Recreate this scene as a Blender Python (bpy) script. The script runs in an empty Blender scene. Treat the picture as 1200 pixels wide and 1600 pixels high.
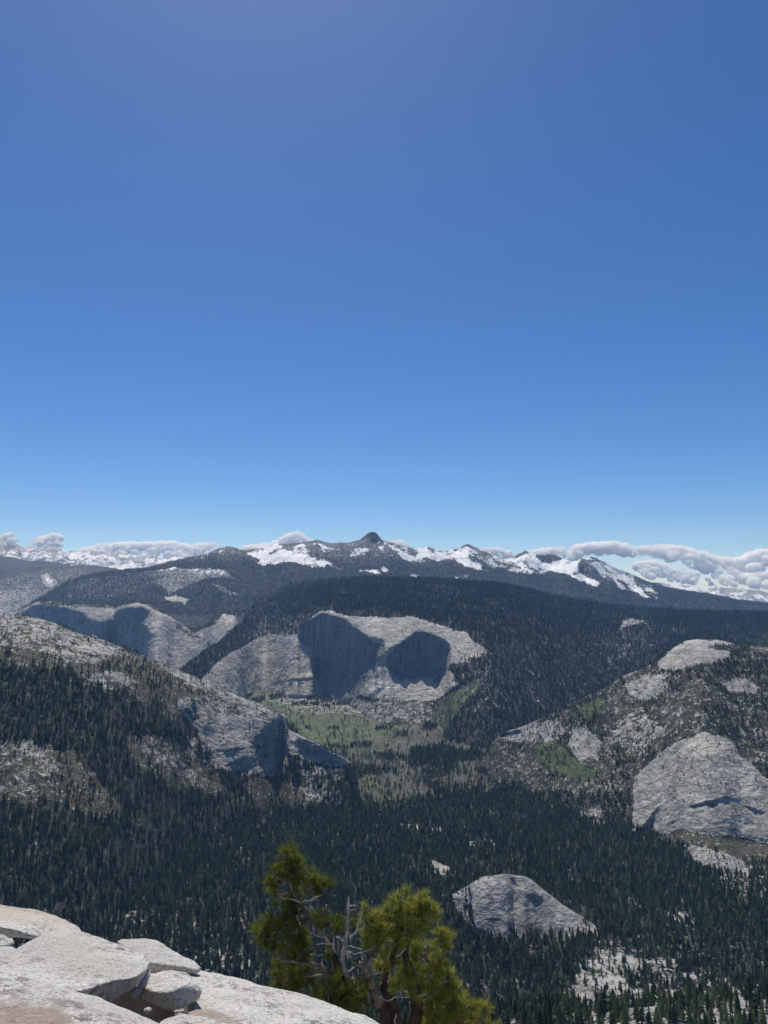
import bpy, bmesh, math, random
import numpy as np
from mathutils import Vector, Matrix
random.seed(7)
rng = np.random.default_rng(11)
R = math.radians
C = bpy.context.scene.collection
scn = bpy.context.scene

# ------------------------------------------------------------------ camera
PITCH = math.atan(115/1150)
F = 1150.0
cam_d = bpy.data.cameras.new('camera'); cam = bpy.data.objects.new('camera', cam_d); C.objects.link(cam)
cam_d.sensor_fit = 'VERTICAL'; cam_d.sensor_height = 36; cam_d.sensor_width = 27
cam_d.lens = 36*F/1600
cam_d.clip_start = 0.1; cam_d.clip_end = 90000
cam.location = (0, 0, 0); cam.rotation_euler = (math.pi/2+PITCH, 0, 0)
scn.camera = cam

# ------------------------------------------------------------------ sky and sun
SUN_EL = 59; SUN_AZ = -13            # azimuth measured from the view direction, towards the left
w = bpy.data.worlds.new('World'); scn.world = w; w.use_nodes = True
nt = w.node_tree; nt.nodes.clear()
sky = nt.nodes.new('ShaderNodeTexSky'); sky.sky_type = 'NISHITA'; sky.sun_disc = False
sky.sun_elevation = R(SUN_EL); sky.sun_rotation = R(SUN_AZ)
sky.altitude = 2700; sky.air_density = 0.85; sky.dust_density = 2.2; sky.ozone_density = 4.6
bg = nt.nodes.new('ShaderNodeBackground'); bg.inputs[1].default_value = 0.114
wo = nt.nodes.new('ShaderNodeOutputWorld')
hs = nt.nodes.new('ShaderNodeHueSaturation'); hs.inputs['Saturation'].default_value = 1.23; hs.inputs['Hue'].default_value = .504
nt.links.new(sky.outputs[0], hs.inputs['Color']); nt.links.new(hs.outputs[0], bg.inputs[0]); nt.links.new(bg.outputs[0], wo.inputs[0])
sl = bpy.data.lights.new('sun', 'SUN'); sl.energy = 4.3; sl.angle = R(0.5); sl.color = (1, .965, .91)
so = bpy.data.objects.new('sun', sl); C.objects.link(so)
sd = Vector((math.sin(R(SUN_AZ))*math.cos(R(SUN_EL)), math.cos(R(SUN_AZ))*math.cos(R(SUN_EL)), math.sin(R(SUN_EL))))
so.rotation_euler = sd.to_track_quat('Z', 'Y').to_euler()
scn.view_settings.view_transform = 'Standard'; scn.view_settings.look = 'None'
scn.view_settings.exposure = 0.0; scn.view_settings.gamma = 1.0
scn.cycles.volume_bounces = 60
scn.cycles.max_bounces = 64; scn.cycles.diffuse_bounces = 3; scn.cycles.transmission_bounces = 4

# ------------------------------------------------------------------ helpers: pixel <-> world
sp, cp = math.sin(PITCH), math.cos(PITCH)
def ray(px, py):
    u = (np.asarray(px, float)-600)/F; v = (800-np.asarray(py, float))/F
    fy = cp - sp*v; fz = sp + cp*v
    return u/fy, fz/fy                       # s = x/Y, t = z/Y
def tan_of(py):
    v = (800-np.asarray(py, float))/F
    return (sp+cp*v)/(cp-sp*v)
def project(x, y, z):
    d = cp*y + sp*z; up = -sp*y + cp*z
    return 600+F*x/d, 800-F*up/d
def at(px, py, Y):
    s, t = ray(px, py)
    return Vector((float(s)*Y, Y, float(t)*Y))

# ------------------------------------------------------------------ helpers: noise
_T = rng.random((64, 64, 64)).astype(np.float32)
def vnoise(p):
    f = np.floor(p); i = f.astype(np.int64) & 63; d = (p-f).astype(np.float32); d = d*d*(3-2*d)
    j = (i+1) & 63
    x0, y0, z0 = i[..., 0], i[..., 1], i[..., 2]; x1, y1, z1 = j[..., 0], j[..., 1], j[..., 2]
    a, b, c = d[..., 0], d[..., 1], d[..., 2]
    l = lambda A, B, t: A+(B-A)*t
    return l(l(l(_T[x0, y0, z0], _T[x1, y0, z0], a), l(_T[x0, y1, z0], _T[x1, y1, z0], a), b),
             l(l(_T[x0, y0, z1], _T[x1, y0, z1], a), l(_T[x0, y1, z1], _T[x1, y1, z1], a), b), c)*2-1
def fbm(p, scale, octs=4, ridged=False, gain=.5, seed=0.0):
    q = p/scale+seed*17.3; s = 0; a = 1; n = 0
    for o in range(octs):
        v = vnoise(q)
        if ridged: v = 1-2*np.abs(v)
        s = s+a*v; n += a; a *= gain; q = q*2.03+5.7
    return s/n
def smooth(a, b, x):
    t = np.clip((x-a)/(b-a), 0, 1); return t*t*(3-2*t)
def poly_sd(px, py, poly):
    """signed distance to polygon, positive inside"""
    P = np.array(poly, float); n = len(P)
    best = np.full(px.shape, 1e9); inside = np.zeros(px.shape, bool)
    for k in range(n):
        ax, ay = P[k]; bx, by = P[(k+1) % n]
        ex, ey = bx-ax, by-ay; L = ex*ex+ey*ey+1e-9
        t = np.clip(((px-ax)*ex+(py-ay)*ey)/L, 0, 1)
        d = (px-ax-t*ex)**2+(py-ay-t*ey)**2
        best = np.minimum(best, d)
        if abs(ey) > 1e-9:
            c = ((ay > py) != (by > py)) & (px < ex*(py-ay)/ey+ax)
            inside ^= c
    return np.where(inside, 1, -1)*np.sqrt(best)
def paint(arr, px, py, poly, val, feather=4, nz=None, namp=0):
    sd_ = poly_sd(px, py, poly)
    if nz is not None: sd_ = sd_+nz*namp
    m = smooth(-feather, feather, sd_)
    arr[...] = arr*(1-m)+val*m
    return m

def tag(o, label=None, cat=None, group=None, kind=None):
    if label: o['label'] = label
    if cat: o['category'] = cat
    if group: o['group'] = group
    if kind: o['kind'] = kind
    return o
def grid_mesh(name, P, mat, attrs=None, parent=None, smooth_sh=True):
    nr, nc = P.shape[:2]
    me = bpy.data.meshes.new(name)
    me.vertices.add(nr*nc); me.vertices.foreach_set('co', P.reshape(-1).astype(np.float32))
    idx = np.arange(nr*nc).reshape(nr, nc)
    q = np.stack([idx[:-1, :-1], idx[:-1, 1:], idx[1:, 1:], idx[1:, :-1]], -1).reshape(-1, 4)
    me.loops.add(q.size); me.loops.foreach_set('vertex_index', q.reshape(-1).astype(np.int32))
    me.polygons.add(len(q)); me.polygons.foreach_set('loop_start', np.arange(0, q.size, 4, dtype=np.int32))
    me.polygons.foreach_set('use_smooth', np.full(len(q), smooth_sh))
    me.update(calc_edges=True)
    if attrs is not None:
        for k, a in attrs.items():
            ca = me.color_attributes.new(k, 'FLOAT_COLOR', 'POINT'); ca.data.foreach_set('color', a.reshape(-1).astype(np.float32))
    me.materials.append(mat)
    o = bpy.data.objects.new(name, me); C.objects.link(o); o.parent = parent
    return o
def tri_mesh(name, V, Fc, mats, mi=None, sm=False):
    me = bpy.data.meshes.new(name); V = np.asarray(V, np.float32); Fc = np.asarray(Fc, np.int32)
    me.vertices.add(len(V)); me.vertices.foreach_set('co', V.reshape(-1))
    k = Fc.shape[1]
    me.loops.add(Fc.size); me.loops.foreach_set('vertex_index', Fc.reshape(-1))
    me.polygons.add(len(Fc)); me.polygons.foreach_set('loop_start', np.arange(0, Fc.size, k, dtype=np.int32))
    me.polygons.foreach_set('use_smooth', np.full(len(Fc), sm))
    if mi is not None: me.polygons.foreach_set('material_index', np.asarray(mi, np.int32))
    me.update(calc_edges=True)
    for m in mats: me.materials.append(m)
    return me

def ico(sub):
    bm = bmesh.new(); bmesh.ops.create_icosphere(bm, subdivisions=sub, radius=1); V = np.array([v.co[:] for v in bm.verts]); Fc = np.array([[v.index for v in f.verts] for f in bm.faces]); bm.free(); return V, Fc
IV, IF = ico(3)
# ------------------------------------------------------------------ materials
class NT:
    def __init__(s, name):
        s.m = bpy.data.materials.new(name); s.m.use_nodes = True; s.t = s.m.node_tree; s.t.nodes.clear()
        s.out = s.t.nodes.new('ShaderNodeOutputMaterial')
    def n(s, typ, **kw):
        nd = s.t.nodes.new(typ)
        for k, v in kw.items():
            if k.startswith('i_'):
                nd.inputs[k[2:].replace('_', ' ')].default_value = v
            else: setattr(nd, k, v)
        return nd
    def l(s, a, b): s.t.links.new(a, b)
    def math(s, op, a, b=None, clamp=False):
        nd = s.n('ShaderNodeMath', operation=op); nd.use_clamp = clamp
        for i, x in enumerate((a, b)):
            if x is None: continue
            if isinstance(x, (int, float)): nd.inputs[i].default_value = x
            else: s.l(x, nd.inputs[i])
        return nd.outputs[0]
    def ramp(s, x, a, b, smooth=True):
        nd = s.n('ShaderNodeMapRange'); nd.interpolation_type = 'SMOOTHSTEP' if smooth else 'LINEAR'
        s.l(x, nd.inputs[0]); nd.inputs[1].default_value = a; nd.inputs[2].default_value = b
        return nd.outputs[0]
    def mixc(s, f, a, b, mode='MIX'):
        nd = s.n('ShaderNodeMix', data_type='RGBA', blend_type=mode)
        for i, x in ((0, f), (6, a), (7, b)):
            if isinstance(x, (int, float)): nd.inputs[i].default_value = x
            elif isinstance(x, tuple): nd.inputs[i].default_value = (*x, 1)
            else: s.l(x, nd.inputs[i])
        return nd.outputs[2]
    def coord(s, scale=(1, 1, 1), rot=(0, 0, 0)):
        g = s.n('ShaderNodeTexCoord'); m = s.n('ShaderNodeMapping')
        m.inputs[3].default_value = scale; m.inputs[2].default_value = rot
        s.l(g.outputs['Object'], m.inputs[0]); return m.outputs[0]
    def noise(s, co, scale, detail=4, rough=.55, dist=0):
        nd = s.n('ShaderNodeTexNoise'); nd.inputs['Scale'].default_value = scale
        nd.inputs['Detail'].default_value = detail; nd.inputs['Roughness'].default_value = rough
        nd.inputs['Distortion'].default_value = dist
        s.l(co, nd.inputs['Vector']); return nd.outputs[0]

def terrain_material():
    T = NT('terrain')
    at_ = T.n('ShaderNodeAttribute', attribute_name='cover')
    sep = T.n('ShaderNodeSeparateColor'); T.l(at_.outputs['Color'], sep.inputs[0])
    rock, scrub, snow = sep.outputs[0], sep.outputs[1], sep.outputs[2]
    grass = at_.outputs['Alpha']
    a2 = T.n('ShaderNodeAttribute', attribute_name='tone')
    sep2 = T.n('ShaderNodeSeparateColor'); T.l(a2.outputs['Color'], sep2.inputs[0])
    warm, stain, burnt = sep2.outputs
    co = T.coord(); 
    n1 = T.noise(co, 1/260., 7, .62); n2 = T.noise(co, 1/38., 6, .62); n3 = T.noise(co, 1/8., 4, .6)
    cs = T.coord((1, 1, .12)); nst = T.noise(cs, 1/22., 5, .6)                       # dark water streaks down the walls
    cx = T.coord((.35, .35, 1.5), (R(14), R(-22), 0)); nx = T.noise(cx, 1/34., 6, .6, .6)   # sheeting joints
    crk = T.ramp(T.math('ABSOLUTE', T.math('SUBTRACT', nx, .5)), .0, .035)
    vo = T.n('ShaderNodeTexVoronoi', feature='DISTANCE_TO_EDGE'); vo.inputs['Scale'].default_value = 1/120.
    wv = T.n('ShaderNodeVectorMath', operation='MULTIPLY_ADD')
    nc = T.n('ShaderNodeTexNoise'); nc.inputs['Scale'].default_value = 1/45.; nc.inputs['Detail'].default_value = 5; T.l(co, nc.inputs['Vector'])
    T.l(nc.outputs['Color'], wv.inputs[0]); wv.inputs[1].default_value = (75, 75, 75); T.l(co, wv.inputs[2])
    T.l(wv.outputs[0], vo.inputs['Vector'])
    crk2 = T.ramp(vo.outputs['Distance'], .0, .05)
    # granite
    g = T.mixc(T.ramp(n1, .35, .65), (.26, .262, .266), (.45, .442, .42))
    g = T.mixc(T.ramp(n2, .3, .7), g, T.mixc(.5, g, (.60, .585, .55)))
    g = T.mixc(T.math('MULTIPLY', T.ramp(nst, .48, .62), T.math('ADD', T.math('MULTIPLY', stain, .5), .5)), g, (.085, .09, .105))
    g = T.mixc(T.math('MULTIPLY', T.math('SUBTRACT', 1, crk), .55), g, (.055, .055, .055))
    g = T.mixc(T.math('MULTIPLY', T.math('MULTIPLY', T.math('SUBTRACT', 1, crk2), T.ramp(n1, .48, .62)), .25), g, (.07, .065, .06))
    g = T.mixc(T.math('MULTIPLY', T.ramp(n3, .52, .7), .3), g, (.06, .065, .05))
    g = T.mixc(T.math('MULTIPLY', stain, .68), g, (.095, .10, .112))  # overall darkening; on the great cliff walls it paints in shade
    g = T.mixc(warm, g, T.mixc(.65, g, (.62, .555, .44)))
    # forest floor with duff and pale stones
    fl = T.mixc(T.ramp(n2, .4, .65), (.016, .020, .013), (.038, .036, .027))
    fl = T.mixc(T.math('MULTIPLY', T.ramp(n3, .64, .70), .45), fl, (.22, .21, .19))
    # chaparral
    vs = T.n('ShaderNodeTexVoronoi'); vs.inputs['Scale'].default_value = 1/7.; T.l(co, vs.inputs['Vector'])
    sc = T.mixc(T.ramp(vs.outputs['Distance'], .25, .6), (.022, .031, .014), (.092, .083, .050))
    sc = T.mixc(T.ramp(n2, .45, .7), sc, T.mixc(.5, sc, (.13, .12, .09)))
    vb = T.n('ShaderNodeTexVoronoi'); vb.inputs['Scale'].default_value = 1/11.; T.l(co, vb.inputs['Vector']); vr = T.n('ShaderNodeSeparateColor'); T.l(vb.outputs['Color'], vr.inputs[0])
    bld = T.math('MULTIPLY', T.math('GREATER_THAN', T.math('ADD', vr.outputs[0], T.math('MULTIPLY', T.math('SUBTRACT', n2, .5), 1.1)), .80), T.ramp(vb.outputs['Distance'], .42, .34))
    sc = T.mixc(bld, sc, (.34, .325, .29)); fl = T.mixc(T.math('MULTIPLY', bld, .45), fl, (.24, .23, .21))
    # meadow / dry flat
    gr = T.mixc(T.ramp(n2, .38, .62), (.042, .060, .022), (.098, .124, .044))
    gr = T.mixc(T.math('MULTIPLY', T.ramp(n3, .5, .66), .4), gr, (.04, .06, .02))
    dry = T.mixc(T.ramp(n2, .35, .65), (.055, .052, .037), (.115, .105, .078))
    gr = T.mixc(burnt, gr, dry)
    n4 = T.noise(co, 1/17., 4, .65)
    nn = T.math('MULTIPLY', T.math('SUBTRACT', T.math('ADD', n2, T.math('ADD', T.math('MULTIPLY', n3, .8), T.math('MULTIPLY', n4, .9))), 1.35), 1.5)
    def cov(m, k=1.0):
        return T.ramp(T.math('ADD', m, T.math('MULTIPLY', nn, k)), .44, .56)
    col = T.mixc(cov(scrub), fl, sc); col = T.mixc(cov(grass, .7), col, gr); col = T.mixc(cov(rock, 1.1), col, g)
    ns = T.math('ADD', T.math('MULTIPLY', T.math('SUBTRACT', T.noise(T.coord((1, .6, 1)), 1/210., 8, .72), .5), 4.0), T.math('MULTIPLY', T.math('SUBTRACT', n2, .5), .8))
    sn = T.math('MULTIPLY', T.ramp(T.math('ADD', snow, ns), .42, .58), T.ramp(snow, .1, .2))
    col = T.mixc(sn, col, (.86, .88, .90))
    b = T.n('ShaderNodeBsdfPrincipled'); T.l(col, b.inputs['Base Color'])
    rg = T.math('SUBTRACT', .85, T.math('MULTIPLY', T.math('MULTIPLY', cov(rock, 1.1), T.ramp(n1, .4, .6)), .25))
    T.l(rg, b.inputs['Roughness']); b.inputs['Specular IOR Level'].default_value = .35
    h = T.math('ADD', T.math('MULTIPLY', n2, 9.0), T.math('MULTIPLY', n3, 2.4))
    h = T.math('ADD', h, T.math('MULTIPLY', n1, 45.0))
    h = T.math('ADD', h, T.math('MULTIPLY', crk, 2.6)); h = T.math('ADD', h, T.math('MULTIPLY', crk2, 1.0))
    h = T.math('MULTIPLY', h, T.math('SUBTRACT', 1.0, T.math('MULTIPLY', sn, .7)))
    bu = T.n('ShaderNodeBump'); bu.inputs['Strength'].default_value = .85; bu.inputs['Distance'].default_value = 1.0
    T.l(h, bu.inputs['Height']); T.l(bu.outputs[0], b.inputs['Normal'])
    T.l(b.outputs[0], T.out.inputs[0])
    return T.m
M_TERR = terrain_material()

def foliage_mat(name, c1, c2, trans=.2, needle=False):
    T = NT(name); oi = T.n('ShaderNodeObjectInfo')
    co = T.coord(); nz = T.noise(co, 6 if needle else 5, 3)
    f = T.math('ADD', T.math('MULTIPLY', oi.outputs['Random'], .7), T.math('MULTIPLY', nz, .35), clamp=True)
    col = T.mixc(T.ramp(f, .2, .85), c1, c2)
    d = T.n('ShaderNodeBsdfDiffuse'); tr = T.n('ShaderNodeBsdfTranslucent'); T.l(col, d.inputs[0]); T.l(col, tr.inputs[0])
    mx = T.n('ShaderNodeMixShader'); mx.inputs[0].default_value = trans; T.l(d.outputs[0], mx.inputs[1]); T.l(tr.outputs[0], mx.inputs[2])
    T.l(mx.outputs[0], T.out.inputs[0]); return T.m
M_CON = foliage_mat('conifer_needles', (.040, .066, .032), (.215, .255, .120), .40)
def plain(name, c, rough=.9, nscale=4, c2=None, bump=.3, dist=.02):
    T = NT(name); co = T.coord(); nz = T.noise(co, nscale, 5, .6)
    col = T.mixc(T.ramp(nz, .35, .65), c, c2 or tuple(x*.6 for x in c))
    b = T.n('ShaderNodeBsdfPrincipled'); T.l(col, b.inputs['Base Color']); b.inputs['Roughness'].default_value = rough
    bu = T.n('ShaderNodeBump'); bu.inputs['Strength'].default_value = bump; bu.inputs['Distance'].default_value = dist
    T.l(nz, bu.inputs['Height']); T.l(bu.outputs[0], b.inputs['Normal']); T.l(b.outputs[0], T.out.inputs[0]); return T.m
M_FAR = foliage_mat('far_conifer_needles', (.032, .052, .028), (.11, .14, .072), .35)
M_BARK = plain('conifer_bark', (.07, .05, .035))
M_SNAG = plain('weathered_wood', (.26, .24, .22), c2=(.12, .11, .10))

# ------------------------------------------------------------------ terrain layers
# every slope is integrated downhill from its crest with a slope angle per place, so steep walls are
# really steep (and fall into their own shade) and slabs are really slabs
LAY = {}
def smooth1(a, k):
    if k < 1: return a
    ker = np.hanning(2*k+3)[1:-1]; ker /= ker.sum()
    return np.convolve(np.pad(a, k, mode='edge'), ker, 'valid')
def layer(key, name, px0, px1, bottom, crest, lines, polys, covers, amp, dpx=1.25, dpy=1.0, back=(24, 5, 120),
          zmin=-900, nscale=120, seed=1, tones=(), base=(0, 0, 0, 0), basetone=(0, 0, 0), ridge=.5, mtn=0, csm=1, bl=7):
    n = int((px1-px0)/dpx); s0 = (px0-600)/F/(cp-sp*(-.2)); s1 = (px1-600)/F/(cp-sp*(-.2))
    S = np.linspace(s0, s1, n)
    def line(pts, j):
        a = np.array([(ray(p[0], p[1])[0], *p) for p in pts], float)
        return np.interp(S, a[:, 0], a[:, j+1])
    cpy = smooth1(line(crest, 1), csm); cY = smooth1(line(crest, 2), 6)
    nr = int((bottom-cpy.min())/dpy)+1
    PY = cpy[None, :]+np.arange(nr)[:, None]*dpy*np.ones((1, n))
    V = (800-PY)/F; FY = cp-sp*V; PX = 600+F*S[None, :]*FY; T_ = (sp+cp*V)/FY
    # slope field
    D = np.zeros_like(PY); kn_py = [line(l, 1) for l in lines]; kn_d = [line(l, 2) for l in lines]
    for c in range(n):
        xs = [k[c] for k in kn_py]; xs = np.maximum.accumulate(np.array(xs)+np.arange(len(xs))*.01)
        D[:, c] = np.interp(PY[:, c], xs, [k[c] for k in kn_d])
    n2 = (fbm(np.stack([PX, PY, 0*PX], -1), 14, 3, seed=seed)*6)
    for pl in polys:
        paint(D, PX, PY, pl[0], pl[1], pl[2] if len(pl) > 2 else 2.5, n2, .6)
    D = np.clip(D, 4, 86); M = np.tan(np.radians(D))
    Y = np.zeros_like(PY); Z = np.zeros_like(PY); Y[0] = cY; Z[0] = T_[0]*cY
    for r in range(1, nr):
        y = (Z[r-1]-M[r]*Y[r-1])/np.minimum(T_[r]-M[r], -1e-3)
        z = T_[r]*y
        dead = Z[r-1] < zmin
        Y[r] = np.where(dead, Y[r-1]-.5, y); Z[r] = np.where(dead, Z[r-1]-.05, z)
    # even out the depth from column to column so that no seams run down the slopes
    kk = bl
    Yl = np.log(np.maximum(Y, 50))
    g_ = np.hanning(2*kk+3)[1:-1]; g_ /= g_.sum()
    pad = np.pad(Yl, ((0, 0), (kk, kk)), mode='edge')
    Yl = sum(g_[i]*pad[:, i:i+n] for i in range(2*kk+1))
    Y2 = np.exp(Yl); live = Z > zmin
    Y = np.where(live, Y2, Y); Z = np.where(live, T_*Y, Z)
    # back rows
    nb, _, step = back; bd = math.radians(back[0])
    bk = np.arange(8, 0, -1)
    bY = cY[None, :]+(bk[:, None]**1.5)*step; bZ = Z[0][None, :]-(bk[:, None]**1.7)*step*math.tan(bd)*.8
    Yf = np.vstack([bY, Y]); Zf = np.vstack([bZ, Z])
    PXf = np.vstack([np.repeat(PX[:1], 8, 0), PX]); PYf = np.vstack([np.repeat(PY[:1], 8, 0)-.5, PY])
    P = np.stack([S[None, :]*Yf, Yf, Zf], -1)
    # cover masks
    nn = fbm(np.stack([PXf, PYf*1.6, 0*PXf], -1), 26, 4, seed=seed+3)
    cov = np.zeros(P.shape[:2]+(4,)); cov[...] = base
    ton = np.zeros(P.shape[:2]+(4,)); ton[..., :3] = basetone
    for ch, val, poly, *fe in covers:
        a = cov[..., ch]; paint(a, PXf, PYf, poly, val, fe[0] if fe else 4, nn, 7 if len(fe) < 2 else fe[1]); cov[..., ch] = a
    for ch, val, poly, *fe in tones:
        a = ton[..., ch]; paint(a, PXf, PYf, poly, val, fe[0] if fe else 6, nn, 5); ton[..., ch] = a
    if mtn:
        rib = fbm(np.stack([P[..., 0]+.25*P[..., 1], .12*P[..., 1], .22*P[..., 2]], -1), 260, 4, True, .6, seed+12)
        cov[..., 2] = cov[..., 2]-np.where(cov[..., 2] > .15, .24, -.0)*smooth(.0, .5, rib)
        cr = vnoise(np.stack([P[..., 0]/55, P[..., 1]*0, P[..., 0]*0], -1))*5+vnoise(np.stack([P[..., 0]/140+9, P[..., 1]*0, P[..., 0]*0], -1))*7
        P[..., 2] += cr*smooth(12, 0, PYf-PYf.min(axis=0)[None, :]-1.0)
    # relief
    gu = np.gradient(P, axis=1); gv = np.gradient(P, axis=0)
    N = np.cross(gu, gv); N /= np.linalg.norm(N, axis=-1, keepdims=True)+1e-9; N *= np.sign(N[..., 2:3]+1e-9)
    rk = np.clip(cov[..., 0], 0, 1)
    d = fbm(P, nscale, 5, True, .55, seed)*ridge+fbm(P, nscale*1.7, 5, False, .5, seed+5)*(1-ridge)
    d2 = fbm(P*np.array([1, 1, 1.8]), 28, 3, True, .6, seed+2)
    stp = np.clip(1-N[..., 2], 0, 1)
    flute = fbm(P*np.array([1, 1, .14]), 34, 4, True, .55, seed+6)*smooth(.3, .75, stp)*1.15
    ledge = fbm(np.stack([P[..., 0]*.3+P[..., 2]*.2, P[..., 1]*.3, P[..., 2]*1.6+P[..., 0]*.45*vnoise(P/300)], -1), 60, 4, True, .55, seed+8)*.5*smooth(.95, .55, stp)
    disp = amp*(d*(1+.3*rk)+(.3*d2+flute+.7*ledge)*rk)
    if mtn: disp = disp+rib*22*smooth(9, 18, PYf-PYf.min(axis=0)[None, :]+6)+mtn*fbm(np.stack([P[..., 0]+.35*P[..., 1], .55*P[..., 1]-.3*P[..., 0], .7*P[..., 2]], -1), 620, 6, True, .62, seed+9)
    fadec = smooth(-1, 14, PYf-PYf.min(axis=0)[None, :]-1.0)*(.9 if mtn else .75)+(.1 if mtn else .25)
    P = P+N*(disp*fadec)[..., None]
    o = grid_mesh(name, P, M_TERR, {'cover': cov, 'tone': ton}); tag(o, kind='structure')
    LAY[key] = dict(P=P, px=PXf, py=PYf, cov=cov, nb=8, o=o)
    return o

ALLW = [(-600, 800), (2000, 800), (2000, 1700), (-600, 1700)]
# --- farthest snow range
layer('far_l', 'far_snow_range', -330, 420, 960,
      [(-330, 850, 20500), (-200, 842, 20500), (-100, 850, 20500), (-40, 838, 20500), (0, 843, 20000), (10, 847, 20000), (19, 844, 20000), (27, 851, 20000), (37, 856, 20000), (46, 859, 19500),
       (56, 857, 19500), (66, 854, 19500), (75, 852, 19500), (87, 855, 19500), (100, 860, 19500), (110, 861, 20000), (125, 862, 20000), (145, 860, 20000), (175, 865, 20000), (195, 867, 20000), (210, 869, 20000),
       (225, 871, 20000), (242, 867, 20000), (252, 871, 20000), (264, 871, 20000), (272, 864, 20000), (285, 871, 20000), (300, 879, 20000), (340, 890, 20000), (420, 900, 20000)],
      [[(-330, 845, 34), (420, 870, 34)], [(-330, 900, 20), (420, 930, 20)]], [],
      [(2, 0.75, ALLW), (0, 1, ALLW), (2, 1, [(85, 862), (160, 864), (240, 872), (300, 880), (300, 900), (160, 900), (100, 880)]),
       (2, .38, [(0, 846), (19, 846), (45, 862), (30, 870), (0, 860)]), (2, .42, [(56, 857), (75, 853), (90, 857), (116, 876), (95, 880), (60, 868)]),
       (2, .3, [(140, 860), (172, 865), (180, 871), (150, 868)]), (2, .3, [(175, 868), (200, 868), (230, 880), (225, 890), (205, 884), (180, 880)]), (2, .35, [(235, 869), (262, 872), (240, 876)])],
      44, nscale=420, seed=3, mtn=130, csm=0, dpy=1.0)
layer('far_r', 'far_snow_plateau', 980, 1560, 990,
      [(980, 906, 20500), (1032, 910, 20500), (1062, 913, 20500), (1086, 915, 20500), (1104, 919, 20500), (1116, 915, 20500), (1131, 919, 20500), (1150, 919, 20500), (1170, 918, 20500), (1200, 925, 20500), (1300, 930, 20500), (1560, 938, 20500)],
      [[(980, 905, 26), (1560, 930, 26)], [(980, 950, 18), (1560, 970, 18)]], [],
      [(2, .85, ALLW), (0, .8, ALLW), (2, .2, [(1128, 919), (1200, 926), (1200, 931), (1160, 927), (1128, 924)])], 22, nscale=420, seed=4, mtn=25, csm=0)
# --- canyon side on the far left
layer('canyon', 'canyon_wall', -330, 260, 1010,
      [(-330, 862, 14500), (-120, 868, 14500), (0, 868, 14500), (25, 872, 14500), (47, 876, 14500), (82, 878, 14300), (117, 880, 14000), (150, 883, 14000), (185, 889, 13800), (210, 905, 13500), (260, 930, 13500)],
      [[(-330, 860, 14), (260, 900, 14)], [(-330, 900, 32), (260, 940, 32)], [(-330, 960, 30), (260, 1000, 30)]], [],
      [(0, .36, [(-330, 900), (0, 903), (60, 895), (110, 890), (140, 895), (110, 915), (60, 965), (-330, 1000)]),
       (0, .55, [(-330, 915), (40, 918), (78, 925), (50, 960), (-330, 1000)], 6),
       (2, .62, [(80, 872), (118, 876), (150, 880), (140, 886), (100, 884), (80, 878)]), (2, .5, [(-330, 850), (45, 868), (60, 873), (20, 872), (-330, 866)]),
       (0, 1.3, [(66, 903), (75, 901), (90, 912), (80, 923), (70, 915)], 2, 2), (2, .55, [(68, 904), (74, 903), (86, 913), (80, 921)], 2, 1)],
      30, nscale=300, seed=5, mtn=40, tones=[(0, .8, [(66, 903), (75, 901), (90, 912), (80, 923), (70, 915)])])
# --- main snowy mountain range
C1 = [(0, 985, 9500), (25, 960, 9800), (50, 940, 10000), (82, 922, 10300), (107, 905, 10500), (140, 897, 10800), (182, 891, 11000), (225, 886, 11200), (262, 879, 11400), (280, 874, 11500), (300, 870, 11500), (322, 866, 11600),
      (342, 856, 11700), (355, 853, 11700), (368, 856, 11700), (380, 859, 11800), (392, 859, 11800), (420, 856, 12000), (430, 850, 12000), (455, 849, 12000), (480, 846, 12000), (495, 843, 12000), (507, 846, 12000), (520, 849, 12000), (545, 848, 12000),
      (562, 844, 12000), (570, 837.5, 12000), (573, 834, 12000), (577, 832.3, 12000), (583, 831, 12000), (588, 833, 12000), (592, 838, 12000), (597, 844, 12000), (607, 846, 12000), (620, 851, 12000), (637, 857, 12100), (652, 857, 12200), (670, 854.5, 12300), (682, 859, 12300),
      (692, 861, 12300), (707, 859, 12400), (720, 854, 12500), (731, 850, 12500), (745, 857, 12500), (757, 861, 12500), (775, 869, 12500), (790, 874, 12500), (800, 872, 12500), (810, 866, 12600), (821, 861.5, 12600),
      (835, 866.5, 12600), (867, 867, 12600), (879, 871, 12500), (892, 878, 12300), (900, 877, 12300), (912, 871, 12300), (920, 869.5, 12300), (927, 870, 12300), (942, 877, 12300), (966, 889, 12300), (990, 899, 12400), (1008, 907, 12500), (1026, 911.5, 12500), (1050, 919, 12600),
      (1080, 923, 12700), (1110, 928, 12800), (1155, 937, 12900), (1200, 941, 13000), (1560, 955, 13000)]
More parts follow.
